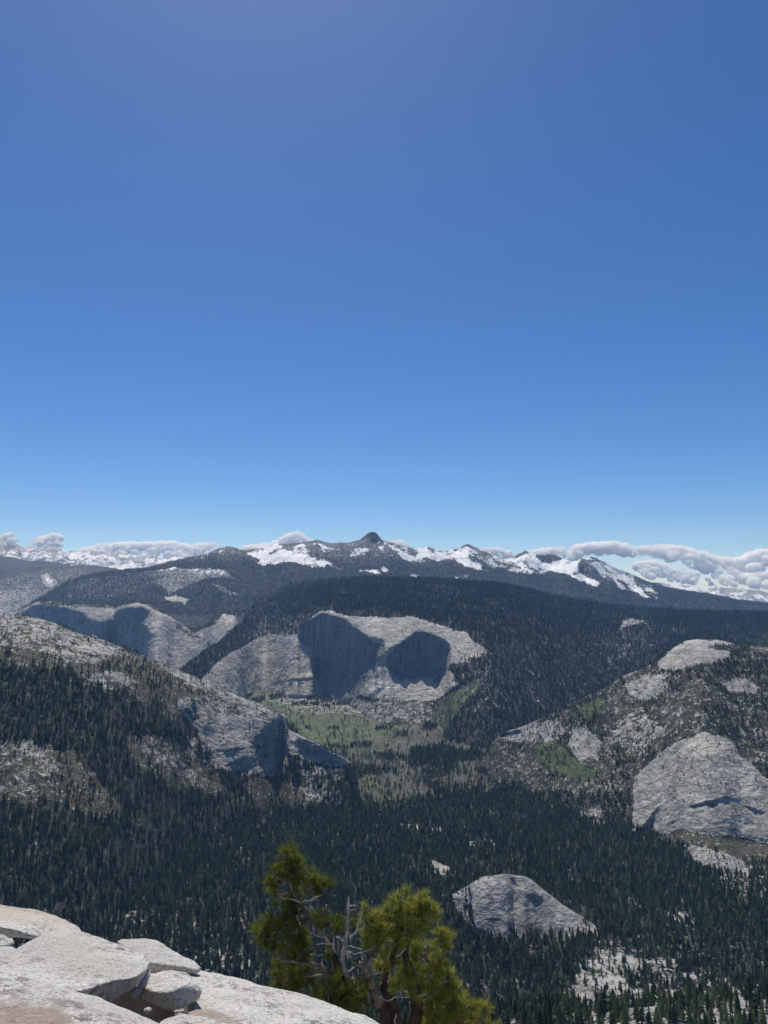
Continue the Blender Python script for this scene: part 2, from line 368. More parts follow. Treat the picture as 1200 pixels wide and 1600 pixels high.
layer('clark', 'snowy_mountain_range', -60, 1560, 1035, C1,
      [[(-60, 850, 27), (400, 850, 22), (560, 840, 30), (620, 850, 28), (1560, 900, 24)], [(-60, 900, 24), (400, 890, 20), (560, 860, 30), (800, 890, 26), (1560, 930, 20)], [(-60, 960, 14), (400, 960, 14), (560, 900, 16), (1560, 960, 14)]],
      [([(570, 838), (576, 833), (590, 834), (596, 845), (590, 852), (572, 850)], 66), ([(838, 868), (866, 868), (880, 874), (866, 881), (845, 880)], 55),
       ([(912, 872), (942, 880), (990, 901), (996, 915), (975, 900), (940, 884), (925, 876)], 50), ([(903, 878), (912, 872), (930, 890), (948, 912), (925, 905), (903, 895)], 52)],
      [(0, .05, ALLW), (0, .4, [(-60, 840), (1560, 840), (1560, 935), (1000, 925), (800, 892), (560, 880), (330, 880), (-60, 900)], 10),
       (0, -.3, [(-60, 880), (330, 905), (540, 903), (1560, 960), (1560, 1100), (-60, 1100)], 8),
       (2, .66, [(600, 846), (731, 849), (830, 862), (905, 870), (960, 885), (1010, 908), (1032, 940), (960, 925), (890, 905), (800, 898), (720, 885), (640, 878), (605, 864)], 5, 9),
       (2, 1.15, [(385, 866), (420, 861), (450, 864), (470, 868), (490, 874), (520, 881), (535, 893), (500, 888), (470, 888), (430, 885), (397, 883), (410, 876), (390, 870)], 4, 9),
       (2, .7, [(385, 861), (430, 851), (480, 847), (500, 850), (520, 856), (545, 862), (575, 862), (575, 870), (520, 868), (470, 866), (420, 862)], 4, 8),
       (2, .74, [(577, 846), (592, 846), (600, 852), (602, 865), (590, 858)], 4, 8), (2, .74, [(345, 855), (357, 854), (350, 864), (341, 869)], 4, 8),
       (2, .74, [(245, 896), (282, 884), (310, 874), (325, 866), (318, 875), (290, 889), (262, 897)], 4, 8), (2, .74, [(280, 893), (325, 890), (362, 896), (360, 903), (325, 903), (300, 897)], 2, 6),
       (2, 1.1, [(612, 864), (640, 872), (655, 865), (700, 873), (707, 862), (731, 851), (742, 864), (728, 876), (740, 886), (775, 900), (770, 902), (735, 892), (700, 880), (670, 876), (640, 880), (622, 872)], 4, 9),
       (2, .74, [(731, 852), (760, 864), (790, 876), (840, 898), (800, 896), (760, 884), (740, 870)], 3, 6),
       (2, 1.15, [(782, 874), (800, 873), (821, 863), (835, 868), (868, 868), (890, 880), (903, 877), (898, 900), (940, 917), (965, 929), (930, 919), (890, 906), (850, 899), (815, 890)], 4, 9),
       (2, .35, [(838, 868), (866, 868), (876, 874), (862, 882), (842, 880)], 2, 4), (2, .3, [(903, 884), (912, 873), (930, 892), (948, 912), (925, 908), (903, 897)], 2, 3),
       (2, 1.1, [(937, 884), (966, 890), (988, 899), (992, 906), (978, 916), (960, 906)], 4, 9), (2, .74, [(908, 872), (920, 871), (938, 882), (970, 908), (940, 892)], 4, 8),
       (2, .74, [(960, 908), (985, 914), (1010, 917), (1027, 937), (1002, 938), (975, 924)], 2, 6),
       (2, .74, [(560, 895), (600, 890), (610, 897), (590, 903), (560, 900)], 2, 4), (2, .74, [(640, 902), (657, 900), (662, 905), (640, 906)], 4, 8), (2, .7, [(708, 904), (730, 899), (742, 906), (715, 908)], 1, 2),
       (0, .62, [(165, 912), (215, 898), (280, 890), (350, 895), (365, 906), (320, 908), (290, 925), (262, 936), (250, 920), (200, 925)], 4, 9),
       (0, .9, [(255, 935), (275, 931), (296, 940), (290, 950), (262, 944)], 3, 4), (0, .55, [(330, 916), (345, 918), (378, 935), (360, 938)], 3, 5),
       (0, .33, [(110, 905), (180, 896), (250, 905), (230, 935), (150, 950), (95, 940)], 14, 14), (0, .5, [(505, 925), (530, 917), (555, 922), (540, 930)], 3, 4)],
      26, nscale=260, seed=6, mtn=45, bl=10, csm=0, dpx=1.0, tones=[(0, .6, [(255, 935), (275, 931), (296, 940), (290, 950), (262, 944)])])
# --- left middle-distance domes
layer('domes', 'granite_domes', -250, 420, 1140,
      [(-250, 1020, 6600), (-60, 1000, 6600), (0, 985, 6600), (25, 962, 6600), (37, 947, 6600), (62, 939, 6600), (87, 939, 6600), (105, 942, 6600), (130, 945, 6600), (170, 945, 6500), (178, 949, 6500), (190, 944, 6400), (200, 942, 6400), (212, 941, 6400),
       (237, 946, 6400), (260, 957, 6400), (270, 967, 6400), (285, 975, 6400), (300, 982, 6400), (318, 978, 6400), (332, 964, 6400), (350, 959, 6400), (368, 962, 6400), (378, 985, 6400), (390, 1010, 6400), (420, 1060, 6400)],
      [[(-250, 945, 16), (100, 945, 16), (180, 948, 14), (212, 943, 12), (300, 982, 20), (350, 962, 22), (420, 1060, 26)], [(-250, 1000, 38), (60, 955, 36), (100, 952, 32), (212, 953, 30), (260, 970, 40), (350, 975, 34), (420, 1080, 40)], [(-250, 1120, 46), (420, 1120, 44)]],
      [([(35, 957), (50, 947), (70, 944), (102, 948), (128, 957), (152, 972), (150, 985), (125, 985), (80, 975), (40, 975)], 72, 3),
       ([(183, 955), (192, 949), (205, 947), (225, 949), (242, 955), (226, 964), (217, 971), (232, 980), (240, 994), (228, 1003), (220, 1018), (180, 1010), (155, 996), (152, 976), (170, 968)], 74, 3)],
      [(0, 1, [(25, 955), (60, 940), (100, 943), (180, 950), (215, 941), (270, 965), (300, 990), (318, 985), (350, 960), (372, 962), (374, 978), (345, 998), (320, 1020), (280, 1060), (-100, 1120), (-100, 1000)]),
       (0, .35, [(62, 938), (178, 944), (176, 951), (62, 946)], 2, 4), (0, .42, [(270, 968), (300, 985), (320, 1000), (300, 1000), (275, 980)], 3, 5),
       (0, .3, [(370, 975), (340, 1005), (300, 1030), (270, 1060), (300, 1100), (400, 1100), (420, 1000)], 3, 5)],
      9, nscale=150, seed=8, basetone=(.2, .25, 0), tones=[(0, .55, [(180, 953), (198, 943), (220, 941), (258, 955), (270, 968), (262, 968), (240, 952), (205, 946)]), (0, .8, [(308, 980), (318, 981), (318, 998), (309, 997)], 2),
      (0, .4, [(330, 968), (350, 959), (372, 965), (360, 985), (330, 990)])], csm=1)
# --- forested plateau whose rim breaks off in the great cliffs
W1 = [(499, 958), (512, 957), (535, 965), (546, 973), (568, 988), (585, 1003), (604, 1006), (603, 1016), (594, 1027), (592, 1044), (583, 1057), (572, 1070), (562, 1085), (540, 1096), (515, 1096), (503, 1089), (501, 1079), (495, 1059), (493, 1022), (484, 1011), (470, 1001), (468, 983), (484, 967)]
W2 = [(594, 1046), (611, 1020), (635, 998), (648, 988), (661, 986), (683, 993), (700, 1003), (705, 1022), (700, 1035), (699, 1057), (685, 1071), (670, 1061), (657, 1056), (637, 1061), (622, 1067), (603, 1061), (583, 1058)]
W1s = [(x-4*(y > 1000), y if y < 985 else 985+(y-985)*.64) for x, y in W1]
W2s = [(x-1, y if y < 1000 else 1000+(y-1000)*.64) for x, y in W2]
ROCK2 = [(312, 1066), (324, 1048), (354, 1022), (380, 1009), (404, 995), (421, 990), (452, 993), (468, 985), (484, 966), (499, 954), (517, 955), (546, 966), (583, 963), (605, 966), (635, 963), (655, 969), (677, 975), (696, 982), (726, 990),
         (740, 1005), (757, 1015), (771, 1023), (764, 1037), (746, 1055), (724, 1070), (705, 1079), (679, 1096), (648, 1094), (622, 1096), (579, 1094), (562, 1086), (538, 1097), (515, 1098), (490, 1092), (449, 1101), (430, 1108), (340, 1100)]
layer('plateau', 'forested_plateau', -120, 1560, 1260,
      [(-120, 1400, 8000), (200, 1120, 7000), (270, 1060, 5200), (300, 1030, 5300), (324, 1014, 5400), (350, 998, 5700), (375, 975, 6200), (392, 950, 7000), (415, 930, 7800), (450, 915, 8000), (500, 906, 7900), (560, 902, 7700), (640, 902, 7500), (710, 906, 7400), (772, 910, 7300), (810, 917, 7200), (860, 929, 7100), (900, 937, 7000),
       (960, 946, 7000), (1020, 951, 7000), (1080, 954, 7000), (1200, 957, 7000), (1560, 962, 7000)],
      [[(-120, 900, 10), (300, 1000, 22), (450, 915, 8), (800, 915, 6), (1200, 957, 5), (1560, 960, 5)],
       [(-120, 1200, 24), (300, 1030, 28), (420, 980, 14), (500, 950, 7), (600, 955, 7), (700, 970, 9), (780, 1000, 12), (900, 990, 11), (1200, 1000, 9), (1560, 1000, 9)],
       [(-120, 1210, 30), (300, 1070, 35), (420, 996, 40), (500, 962, 40), (600, 969, 40), (700, 985, 40), (770, 1022, 32), (850, 1040, 22), (1200, 1050, 22)],
       [(-120, 1300, 36), (300, 1100, 44), (450, 1095, 47), (560, 1090, 45), (650, 1092, 44), (720, 1070, 42), (770, 1045, 32), (850, 1100, 27), (1200, 1150, 26)],
       [(-120, 1400, 32), (300, 1130, 30), (450, 1104, 31), (560, 1094, 33), (650, 1099, 31), (720, 1080, 32), (770, 1060, 31), (850, 1150, 25), (1200, 1250, 25)],
       [(-120, 1410, 32), (300, 1230, 26), (560, 1125, 25), (1200, 1260, 24)]],
      [([(546, 966), (583, 963), (635, 964), (676, 976), (650, 985), (630, 998), (610, 1014), (590, 1005)], 31, 5), ([(690, 983), (735, 1002), (773, 1022), (764, 1040), (746, 1057), (724, 1072), (700, 1075), (704, 1020)], 33, 5), ([(565, 1086), (583, 1060), (640, 1063), (690, 1072), (700, 1078), (680, 1096)], 37, 4), (W1, 42, 1.2), (W2, 40, 1.2), (W1s, 81, 1.2), (W2s, 80, 1.2), ([(449, 1096), (452, 1086), (475, 1085), (499, 1083), (502, 1088), (480, 1093)], 76, 1.5), ([(425, 1069), (440, 1064), (470, 1058), (494, 1057), (494, 1061), (465, 1063), (440, 1068)], 70, 1.5),
       ([(455, 1055), (490, 1050), (494, 1057), (460, 1060)], 28, 1.5), ([(575, 1088), (590, 1078), (600, 1074), (597, 1079), (580, 1092)], 65, 1.5), ([(694, 1083), (712, 1070), (714, 1073), (697, 1088)], 68, 1),
       ([(500, 953), (517, 953), (545, 962), (540, 966), (517, 960), (499, 957)], 18, 1)],
      [(0, .0, ALLW), (0, 1.3, ROCK2, 1.5, 5),
       (0, .40, [(375, 1000), (420, 955), (470, 958), (492, 955), (480, 970), (465, 990), (420, 992)], 4, 6), (0, .3, [(380, 990), (350, 1005), (330, 1030), (300, 1060), (320, 1050), (400, 995)], 4),
       (3, .62, [(430, 1104), (500, 1092), (560, 1088), (680, 1096), (724, 1072), (760, 1052), (740, 1085), (700, 1140), (430, 1140)], 5, 8),
       (0, .52, [(490, 1110), (505, 1090), (530, 1100), (560, 1090), (640, 1098), (690, 1098), (660, 1135), (600, 1130), (560, 1128), (520, 1125)], 5, 8),
       (0, .66, [(500, 1095), (510, 1090), (520, 1098), (510, 1105), (490, 1104)], 3, 4), (0, .6, [(600, 1110), (640, 1098), (655, 1103), (610, 1130), (590, 1132)], 3, 5),
       (3, .6, [(680, 1105), (724, 1078), (760, 1052), (745, 1075), (700, 1112), (690, 1125)], 4, 4),
       (0, .85, [(965, 985), (970, 970), (985, 966), (1005, 969), (1010, 976), (990, 980), (975, 985)], 3, 4), (0, .42, [(940, 990), (1010, 975), (1080, 980), (1000, 1020), (960, 1040), (850, 1050)], 8, 10),
       (0, .26, [(700, 1040), (800, 1000), (950, 990), (980, 1060), (860, 1110), (720, 1120)], 10, 9), (0, .5, [(505, 925), (530, 917), (555, 922), (540, 930)], 3, 4),
       (0, .6, [(660, 915), (700, 911), (702, 920), (670, 920)], 2, 5)],
      7.5, dpx=1.1, dpy=.9, bl=3, nscale=130, seed=10, basetone=(.2, .15, 0),
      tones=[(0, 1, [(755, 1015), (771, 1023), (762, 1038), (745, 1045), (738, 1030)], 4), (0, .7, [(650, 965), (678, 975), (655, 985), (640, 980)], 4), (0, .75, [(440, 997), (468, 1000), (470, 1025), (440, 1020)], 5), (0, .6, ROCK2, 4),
             (1, .8, W1, 3), (0, 0, W1, 2), (0, 0, W2, 2), (1, .8, W2, 3), (0, .55, [(580, 1064), (640, 1064), (690, 1075), (680, 1094), (580, 1092), (565, 1084)], 4)], csm=1)  # wall shade painted into the rock colour over the whole shadow outline
# --- near hill on the left with its broken end
layer('hill', 'wooded_hill', -330, 640, 1470,
      [(-330, 950, 2750), (-60, 961, 2850), (0, 963, 2900), (30, 962, 2900), (60, 966, 2900), (90, 975, 2900), (120, 988, 2920), (150, 996, 2950), (200, 1015, 3000), (250, 1035, 3050), (300, 1055, 3100), (340, 1075, 3120), (380, 1090, 3120), (410, 1100, 3120), (430, 1112, 3110),
       (438, 1114, 3110), (444, 1118, 3110), (447, 1128, 3100), (450, 1140, 3080), (465, 1147, 3060), (480, 1152, 3050), (517, 1170, 3010), (535, 1180, 2990), (547, 1191, 2980), (553, 1215, 2960), (570, 1260, 2900), (640, 1400, 2800)],
      [[(-330, 960, 8), (60, 966, 10), (430, 1112, 14), (450, 1140, 26), (547, 1192, 30)],
       [(-330, 1000, 26), (60, 1000, 26), (200, 1040, 28), (300, 1080, 30), (430, 1122, 36), (460, 1160, 40), (547, 1200, 40)],
       [(-330, 1120, 35), (200, 1120, 34), (300, 1120, 36), (360, 1140, 42), (440, 1160, 46), (547, 1210, 40)],
       [(-330, 1200, 30), (200, 1200, 30), (300, 1180, 44), (440, 1212, 44), (547, 1215, 38)],
       [(-330, 1260, 27), (200, 1260, 28), (300, 1200, 34), (440, 1218, 34), (547, 1220, 34)],
       [(-330, 1460, 26), (640, 1460, 28)]],
      [([(448, 1120), (447, 1150), (449, 1172), (440, 1176), (410, 1172), (395, 1164), (392, 1160), (397, 1152), (416, 1132), (431, 1125), (432, 1114), (440, 1116)], 80, 2),
       ([(462, 1150), (480, 1155), (515, 1172), (545, 1190), (540, 1196), (510, 1190), (480, 1176), (464, 1164)], 74, 1.5), ([(348, 1172), (368, 1166), (372, 1172), (352, 1180)], 76, 1.5), ([(352, 1190), (388, 1178), (392, 1196), (372, 1206)], 64, 3),
       ([(280, 1110), (305, 1097), (312, 1112), (300, 1134), (283, 1130)], 66, 4), ([(300, 1128), (330, 1122), (345, 1150), (320, 1165), (304, 1150)], 50, 4)],
      [(1, .75, [(-330, 940), (640, 940), (640, 1160), (300, 1160), (230, 1100), (180, 1070), (50, 1042), (-330, 1045)], 6),
       (0, .50, [(-330, 940), (60, 960), (120, 985), (210, 1022), (170, 1028), (150, 1040), (100, 1036), (60, 1018), (-330, 1020)], 6, 10), (0, .85, [(150, 1005), (172, 1020), (165, 1024), (140, 1022), (125, 1012)], 3, 5),
       (0, .48, [(100, 1060), (140, 1050), (180, 1045), (230, 1065), (190, 1080), (150, 1078)], 5, 8),
       (0, .55, [(215, 1020), (300, 1056), (400, 1097), (436, 1116), (400, 1115), (300, 1075)], 4, 6), (0, .55, [(270, 1090), (400, 1095), (432, 1118), (400, 1140), (300, 1140)], 5, 9),
       (0, .8, [(300, 1128), (330, 1118), (400, 1122), (450, 1112), (450, 1212), (410, 1215), (350, 1206), (320, 1180)], 3, 5), (0, 1, [(450, 1138), (548, 1190), (530, 1200), (480, 1190), (450, 1178)], 2, 3),
       (0, .52, [(280, 1140), (320, 1160), (350, 1205), (300, 1190)], 5, 6),
       (1, .8, [(-60, 1150), (40, 1158), (112, 1172), (145, 1210), (195, 1262), (160, 1285), (90, 1255), (-60, 1250)], 5, 8), (0, .38, [(-60, 1155), (40, 1160), (90, 1175), (95, 1225), (40, 1245), (-60, 1240)], 6, 10),
       (1, .7, [(180, 1150), (260, 1150), (330, 1200), (370, 1250), (300, 1240), (220, 1210)], 5, 8), (0, .42, [(190, 1160), (240, 1150), (350, 1240), (300, 1235)], 5, 8),
       (1, .85, [(380, 1215), (450, 1215), (500, 1240), (480, 1275), (400, 1265)], 6, 6), (0, .45, [(460, 1190), (540, 1200), (530, 1255), (480, 1260)], 5, 8),
       (0, .75, [(264, 1350), (285, 1347), (310, 1362), (295, 1368), (265, 1362)], 3, 4), (0, .45, [(160, 1420), (230, 1430), (240, 1450), (160, 1445)], 4, 6)],
      7.5, dpx=1.1, dpy=.9, nscale=85, seed=12, basetone=(.3, .5, 0),  tones=[(0, .7, [(-330, 940), (220, 1020), (60, 1030), (-330, 1030)]), (0, .9, [(32, 1228), (48, 1210), (50, 1216), (38, 1236)], 2), (0, .5, [(300, 1128), (345, 1120), (390, 1160), (345, 1185), (310, 1165)]), (0, .4, [(215, 1020), (300, 1056), (400, 1097), (300, 1075)])], csm=1)
# --- near hill on the right with its great bulge of granite
layer('righthill', 'granite_hill', 730, 1560, 1470,
      [(730, 1230, 3500), (762, 1172, 3450), (772, 1157, 3400), (780, 1147, 3400), (817, 1135, 3400), (859, 1116, 3350), (881, 1105, 3350), (911, 1090, 3320), (945, 1075, 3300), (975, 1056, 3300), (1012, 1042, 3250), (1027, 1030, 3250), (1050, 1014, 3230), (1072, 1001, 3230),
       (1095, 998, 3230), (1122, 1000, 3230), (1146, 1006, 3220), (1200, 1010, 3200), (1300, 1000, 3200), (1560, 985, 3150)],
      [[(730, 1150, 22), (900, 1095, 20), (1075, 1001, 14), (1200, 1010, 12), (1560, 990, 12)],
       [(730, 1170, 32), (900, 1120, 30), (1075, 1030, 30), (1200, 1050, 24), (1560, 1050, 24)],
       [(730, 1200, 32), (900, 1180, 34), (1000, 1150, 32), (1096, 1140, 26), (1200, 1160, 26), (1560, 1160, 28)],
       [(730, 1240, 22), (900, 1220, 26), (985, 1210, 34), (1096, 1160, 32), (1200, 1220, 34), (1560, 1200, 34)],
       [(730, 1280, 15), (900, 1270, 16), (985, 1300, 36), (1060, 1250, 44), (1200, 1250, 44), (1560, 1250, 44)],
       [(730, 1300, 12), (900, 1320, 13), (990, 1306, 40), (1062, 1296, 53), (1130, 1306, 53), (1200, 1316, 53), (1560, 1316, 53)],
       [(730, 1400, 12), (900, 1400, 12), (990, 1312, 24), (1062, 1300, 27), (1130, 1310, 27), (1200, 1320, 27), (1560, 1320, 27)],
       [(730, 1470, 12), (1560, 1470, 14)]],
      [([(990, 1302), (1010, 1283), (1026, 1262), (1030, 1262), (1026, 1280), (1015, 1290), (994, 1306)], 78, 1.5), ([(1078, 1259), (1110, 1250), (1140, 1245), (1156, 1249), (1156, 1252), (1140, 1249), (1112, 1254), (1082, 1262)], 82, 1),
       ([(1158, 1254), (1180, 1262), (1198, 1268), (1196, 1272), (1180, 1270), (1160, 1258)], 78, 1), ([(775, 1150), (790, 1144), (818, 1139), (818, 1144), (785, 1152)], 74, 1.5), ],
      [(0, .27, ALLW), (1, .52, ALLW),
       (0, 1.2, [(1026, 1036), (1050, 1014), (1074, 999), (1122, 999), (1142, 1006), (1108, 1012), (1137, 1020), (1137, 1026), (1104, 1037), (1056, 1048), (1030, 1046)], 2, 4), (0, .8, [(978, 1070), (1010, 1055), (1040, 1058), (1042, 1075), (1020, 1095), (990, 1095)], 4, 6),
       (0, .8, [(1130, 1070), (1150, 1060), (1190, 1075), (1180, 1085), (1140, 1085)], 4, 6),
       (0, 1.2, [(1096, 1145), (1140, 1155), (1160, 1186), (1200, 1216), (1400, 1250), (1400, 1330), (1198, 1318), (1150, 1308), (1116, 1307), (1060, 1298), (1040, 1304), (988, 1306), (990, 1260), (990, 1216), (1040, 1172)], 2, 5),
       (0, .85, [(894, 1140), (915, 1136), (938, 1160), (930, 1185), (905, 1185), (890, 1165)], 3, 5), (0, .66, [(775, 1155), (800, 1142), (870, 1122), (890, 1140), (860, 1160), (820, 1160)], 4, 7), (0, .6, [(960, 1130), (1010, 1115), (1040, 1140), (1000, 1175), (960, 1160)], 5, 9),
       (0, -.1, [(838, 1162), (870, 1160), (905, 1192), (935, 1205), (930, 1220), (880, 1212), (840, 1190)], 4, 4), (3, .8, [(838, 1162), (870, 1160), (905, 1192), (935, 1205), (930, 1220), (880, 1212), (840, 1190)], 4, 4),
       (0, 0, [(895, 1110), (925, 1092), (945, 1090), (945, 1110), (915, 1128)], 4, 5), (3, .7, [(895, 1110), (925, 1092), (945, 1090), (945, 1110), (915, 1128)], 4, 5),
       (0, 0, [(1062, 1299), (1116, 1308), (1150, 1310), (1200, 1320), (1200, 1345), (1150, 1340), (1100, 1322), (1070, 1318)], 3, 3), (1, 1, [(1062, 1299), (1116, 1308), (1150, 1310), (1200, 1320), (1200, 1345), (1150, 1340), (1100, 1322), (1070, 1318)], 3, 3),
       (0, .78, [(1070, 1322), (1100, 1324), (1150, 1340), (1180, 1352), (1165, 1375), (1120, 1370), (1085, 1350)], 4, 6), (0, 0, [(730, 1240), (985, 1240), (985, 1310), (1070, 1320), (1085, 1360), (1200, 1380), (1200, 1500), (730, 1500)], 6, 6),
       (0, .6, [(840, 1262), (870, 1256), (885, 1268), (860, 1280)], 3, 5), (0, .65, [(905, 1270), (935, 1262), (955, 1290), (920, 1290)], 3, 5)],
      5.5, dpx=1.1, dpy=.9, nscale=95, seed=14, basetone=(.3, .5, 0), tones=[(0, .5, [(1026, 1036), (1074, 999), (1142, 1006), (1137, 1026), (1056, 1048)]), (0, .75, [(1096, 1147), (1140, 1160), (1120, 1180), (1060, 1180)]), (1, .6, [(1130, 1262), (1200, 1270), (1200, 1318), (1120, 1305)]), (0, .4, [(1130, 1262), (1200, 1270), (1200, 1318), (1160, 1305)]), (0, .6, [(960, 1130), (1010, 1115), (1040, 1140), (1000, 1175)])], csm=1)
# --- small dome in the valley
layer('dome', 'granite_dome', 650, 1110, 1560,
      [(650, 1480, 1880), (688, 1450, 1880), (697, 1415, 1900), (705, 1398, 1900), (715, 1392, 1900), (732, 1384, 1900), (744, 1376, 1900), (755, 1370, 1900), (787, 1366, 1900), (820, 1370, 1895), (832, 1376, 1890), (842, 1385, 1880), (860, 1400, 1870), (879, 1415, 1850), (907, 1432, 1840), (934, 1451, 1820), (955, 1466, 1800), (971, 1474, 1790), (1017, 1492, 1760), (1060, 1530, 1740), (1110, 1570, 1720)],
      [[(650, 1400, 30), (740, 1380, 24), (790, 1366, 20), (934, 1451, 26), (1060, 1520, 20)], [(650, 1440, 44), (750, 1400, 46), (820, 1400, 44), (900, 1450, 38), (1060, 1540, 24)], [(650, 1500, 38), (750, 1460, 50), (850, 1480, 42), (930, 1490, 30), (1060, 1560, 22)], [(650, 1540, 30), (1060, 1580, 18)]],
      [([(757, 1437), (770, 1433), (784, 1435), (770, 1437)], 74, 1.2), ([(795, 1370), (805, 1372), (812, 1385), (803, 1383)], 72, 1.5), ([(825, 1390), (850, 1402), (855, 1412), (838, 1408), (820, 1400)], 62, 3)],
      [(0, 1.2, [(712, 1394), (755, 1369), (790, 1364), (822, 1368), (845, 1383), (880, 1413), (936, 1450), (936, 1470), (905, 1482), (860, 1492), (820, 1490), (775, 1470), (745, 1452), (735, 1430), (730, 1410)], 2, 5),
       (0, .65, [(702, 1398), (730, 1384), (740, 1395), (735, 1430), (745, 1455), (715, 1430)], 3, 6), (0, .8, [(925, 1470), (960, 1472), (1000, 1485), (1025, 1500), (985, 1515), (940, 1500)], 3, 7), (0, .55, [(860, 1490), (930, 1480), (960, 1510), (900, 1530)], 4, 8)],
      3.2, dpx=1.0, dpy=.8, nscale=48, seed=16, zmin=-880, basetone=(.15, .45, 0), back=(24, 5, 30),
      tones=[(0, .8, [(900, 1440), (936, 1450), (936, 1475), (880, 1470), (870, 1440)], 6), (0, .9, [(925, 1470), (960, 1472), (1025, 1500), (985, 1515), (940, 1500)])], csm=1)

# --- the valley floor and the ground out to the far side
def ground():
    SY = np.concatenate([np.geomspace(700, 1300, 60, endpoint=False), 1300+np.cumsum(np.linspace(2.2, 11, 430)), np.geomspace(4200, 21500, 70)[1:]])
    S = np.linspace(-1.05, 1.05, 1300)
    Yg, Sg = np.meshgrid(SY, S, indexing='ij')
    P = np.stack([Sg*Yg, Yg, np.full_like(Yg, -826.)], -1)
    z = fbm(P, 420, 4, False, .5, 21)*16*smooth(4300, 3300, Yg)+fbm(P, 60, 4, True, .5, 22)*4.0*smooth(3600, 2600, Yg)
    z += smooth(2500, 1500, Yg)*smooth(.05, .5, Sg)*26                      # the floor rises a little to the lower right
    z += smooth(1500, 700, Yg)*380                                          # foot of the wall below the viewpoint
    P[..., 2] += z-6*smooth(5000, 6000, Yg)
    PX, PY = project(P[..., 0], P[..., 1], P[..., 2])
    nn = fbm(np.stack([PX, PY*1.8, 0*PX], -1), 30, 4, seed=30)
    cov = np.zeros(P.shape[:2]+(4,)); ton = np.zeros_like(cov); ton[..., 0] = .35; ton[..., 1] = .55
    def pc(ch, val, poly, fe=4, na=6): a = cov[..., ch]; paint(a, PX, PY, poly, val, fe, nn, na); cov[..., ch] = a
    def pt(ch, val, poly, fe=5): a = ton[..., ch]; paint(a, PX, PY, poly, val, fe, nn, 5); ton[..., ch] = a
    cov[..., 0] = .13+.12*smooth(1300, 1600, PY)*smooth(600, 1000, PX)
    FLAT = [(430, 1118), (700, 1118), (760, 1165), (800, 1215), (760, 1240), (640, 1250), (560, 1262), (515, 1250), (520, 1200), (460, 1150)]
    pc(3, .62, [(380, 1080), (720, 1080), (700, 1124), (380, 1124)], 4); pc(0, .5, [(400, 1085), (520, 1085), (640, 1095), (680, 1110), (560, 1122), (460, 1112)], 5, 9)
    pc(0, 0, FLAT, 6); pc(3, .95, FLAT, 6, 8); pt(2, .85, FLAT, 8)
    pt(2, 0, [(430, 1118), (560, 1124), (640, 1140), (625, 1165), (560, 1176), (500, 1168), (445, 1140)], 7)
    pt(2, .35, [(540, 1215), (600, 1215), (625, 1245), (580, 1256), (535, 1250)], 8)
    pc(3, .35, [(560, 1150), (625, 1143), (640, 1160), (600, 1168), (565, 1162)], 3); pc(1, .9, [(560, 1150), (625, 1143), (640, 1160), (600, 1168), (565, 1162)], 3)
    pc(3, .3, [(640, 1170), (700, 1165), (760, 1180), (700, 1200), (640, 1195)], 5, 9)
    pc(0, .75, [(626, 1288), (690, 1294), (688, 1300), (640, 1297)], 2, 5); pc(0, .72, [(720, 1315), (775, 1312), (775, 1319), (730, 1321)], 2, 5)
    pc(0, 1.1, [(668, 1344), (680, 1346), (704, 1357), (702, 1368), (684, 1366), (672, 1358)], 2, 2)
    pc(0, .62, [(1060, 1465), (1092, 1478), (1096, 1492), (1062, 1482)], 3, 4); pt(0, 1, [(1060, 1465), (1092, 1478), (1096, 1492), (1062, 1482)])
    pc(0, .60, [(1040, 1425), (1070, 1425), (1095, 1445), (1060, 1450)], 4, 6)
    pc(0, .60, [(930, 1470), (1100, 1520), (1210, 1545), (1400, 1560), (1400, 1660), (900, 1660), (880, 1560)], 8, 14); pt(0, .3, [(900, 1460), (1250, 1520), (1250, 1660), (880, 1660)], 20)
    pc(0, .36, [(160, 1415), (330, 1440), (420, 1530), (300, 1530), (180, 1470)], 6, 12)
    pc(0, .48, [(780, 1570), (900, 1570), (900, 1700), (760, 1700)], 8, 12)
    pc(0, .5, [(1100, 1350), (1200, 1370), (1200, 1420), (1120, 1400)], 6, 10)
    o = grid_mesh('ground', P, M_TERR, {'cover': cov, 'tone': ton}); tag(o, kind='structure')
    LAY['ground'] = dict(P=P, px=PX, py=PY, cov=cov, ton=ton, nb=0, o=o)
ground()

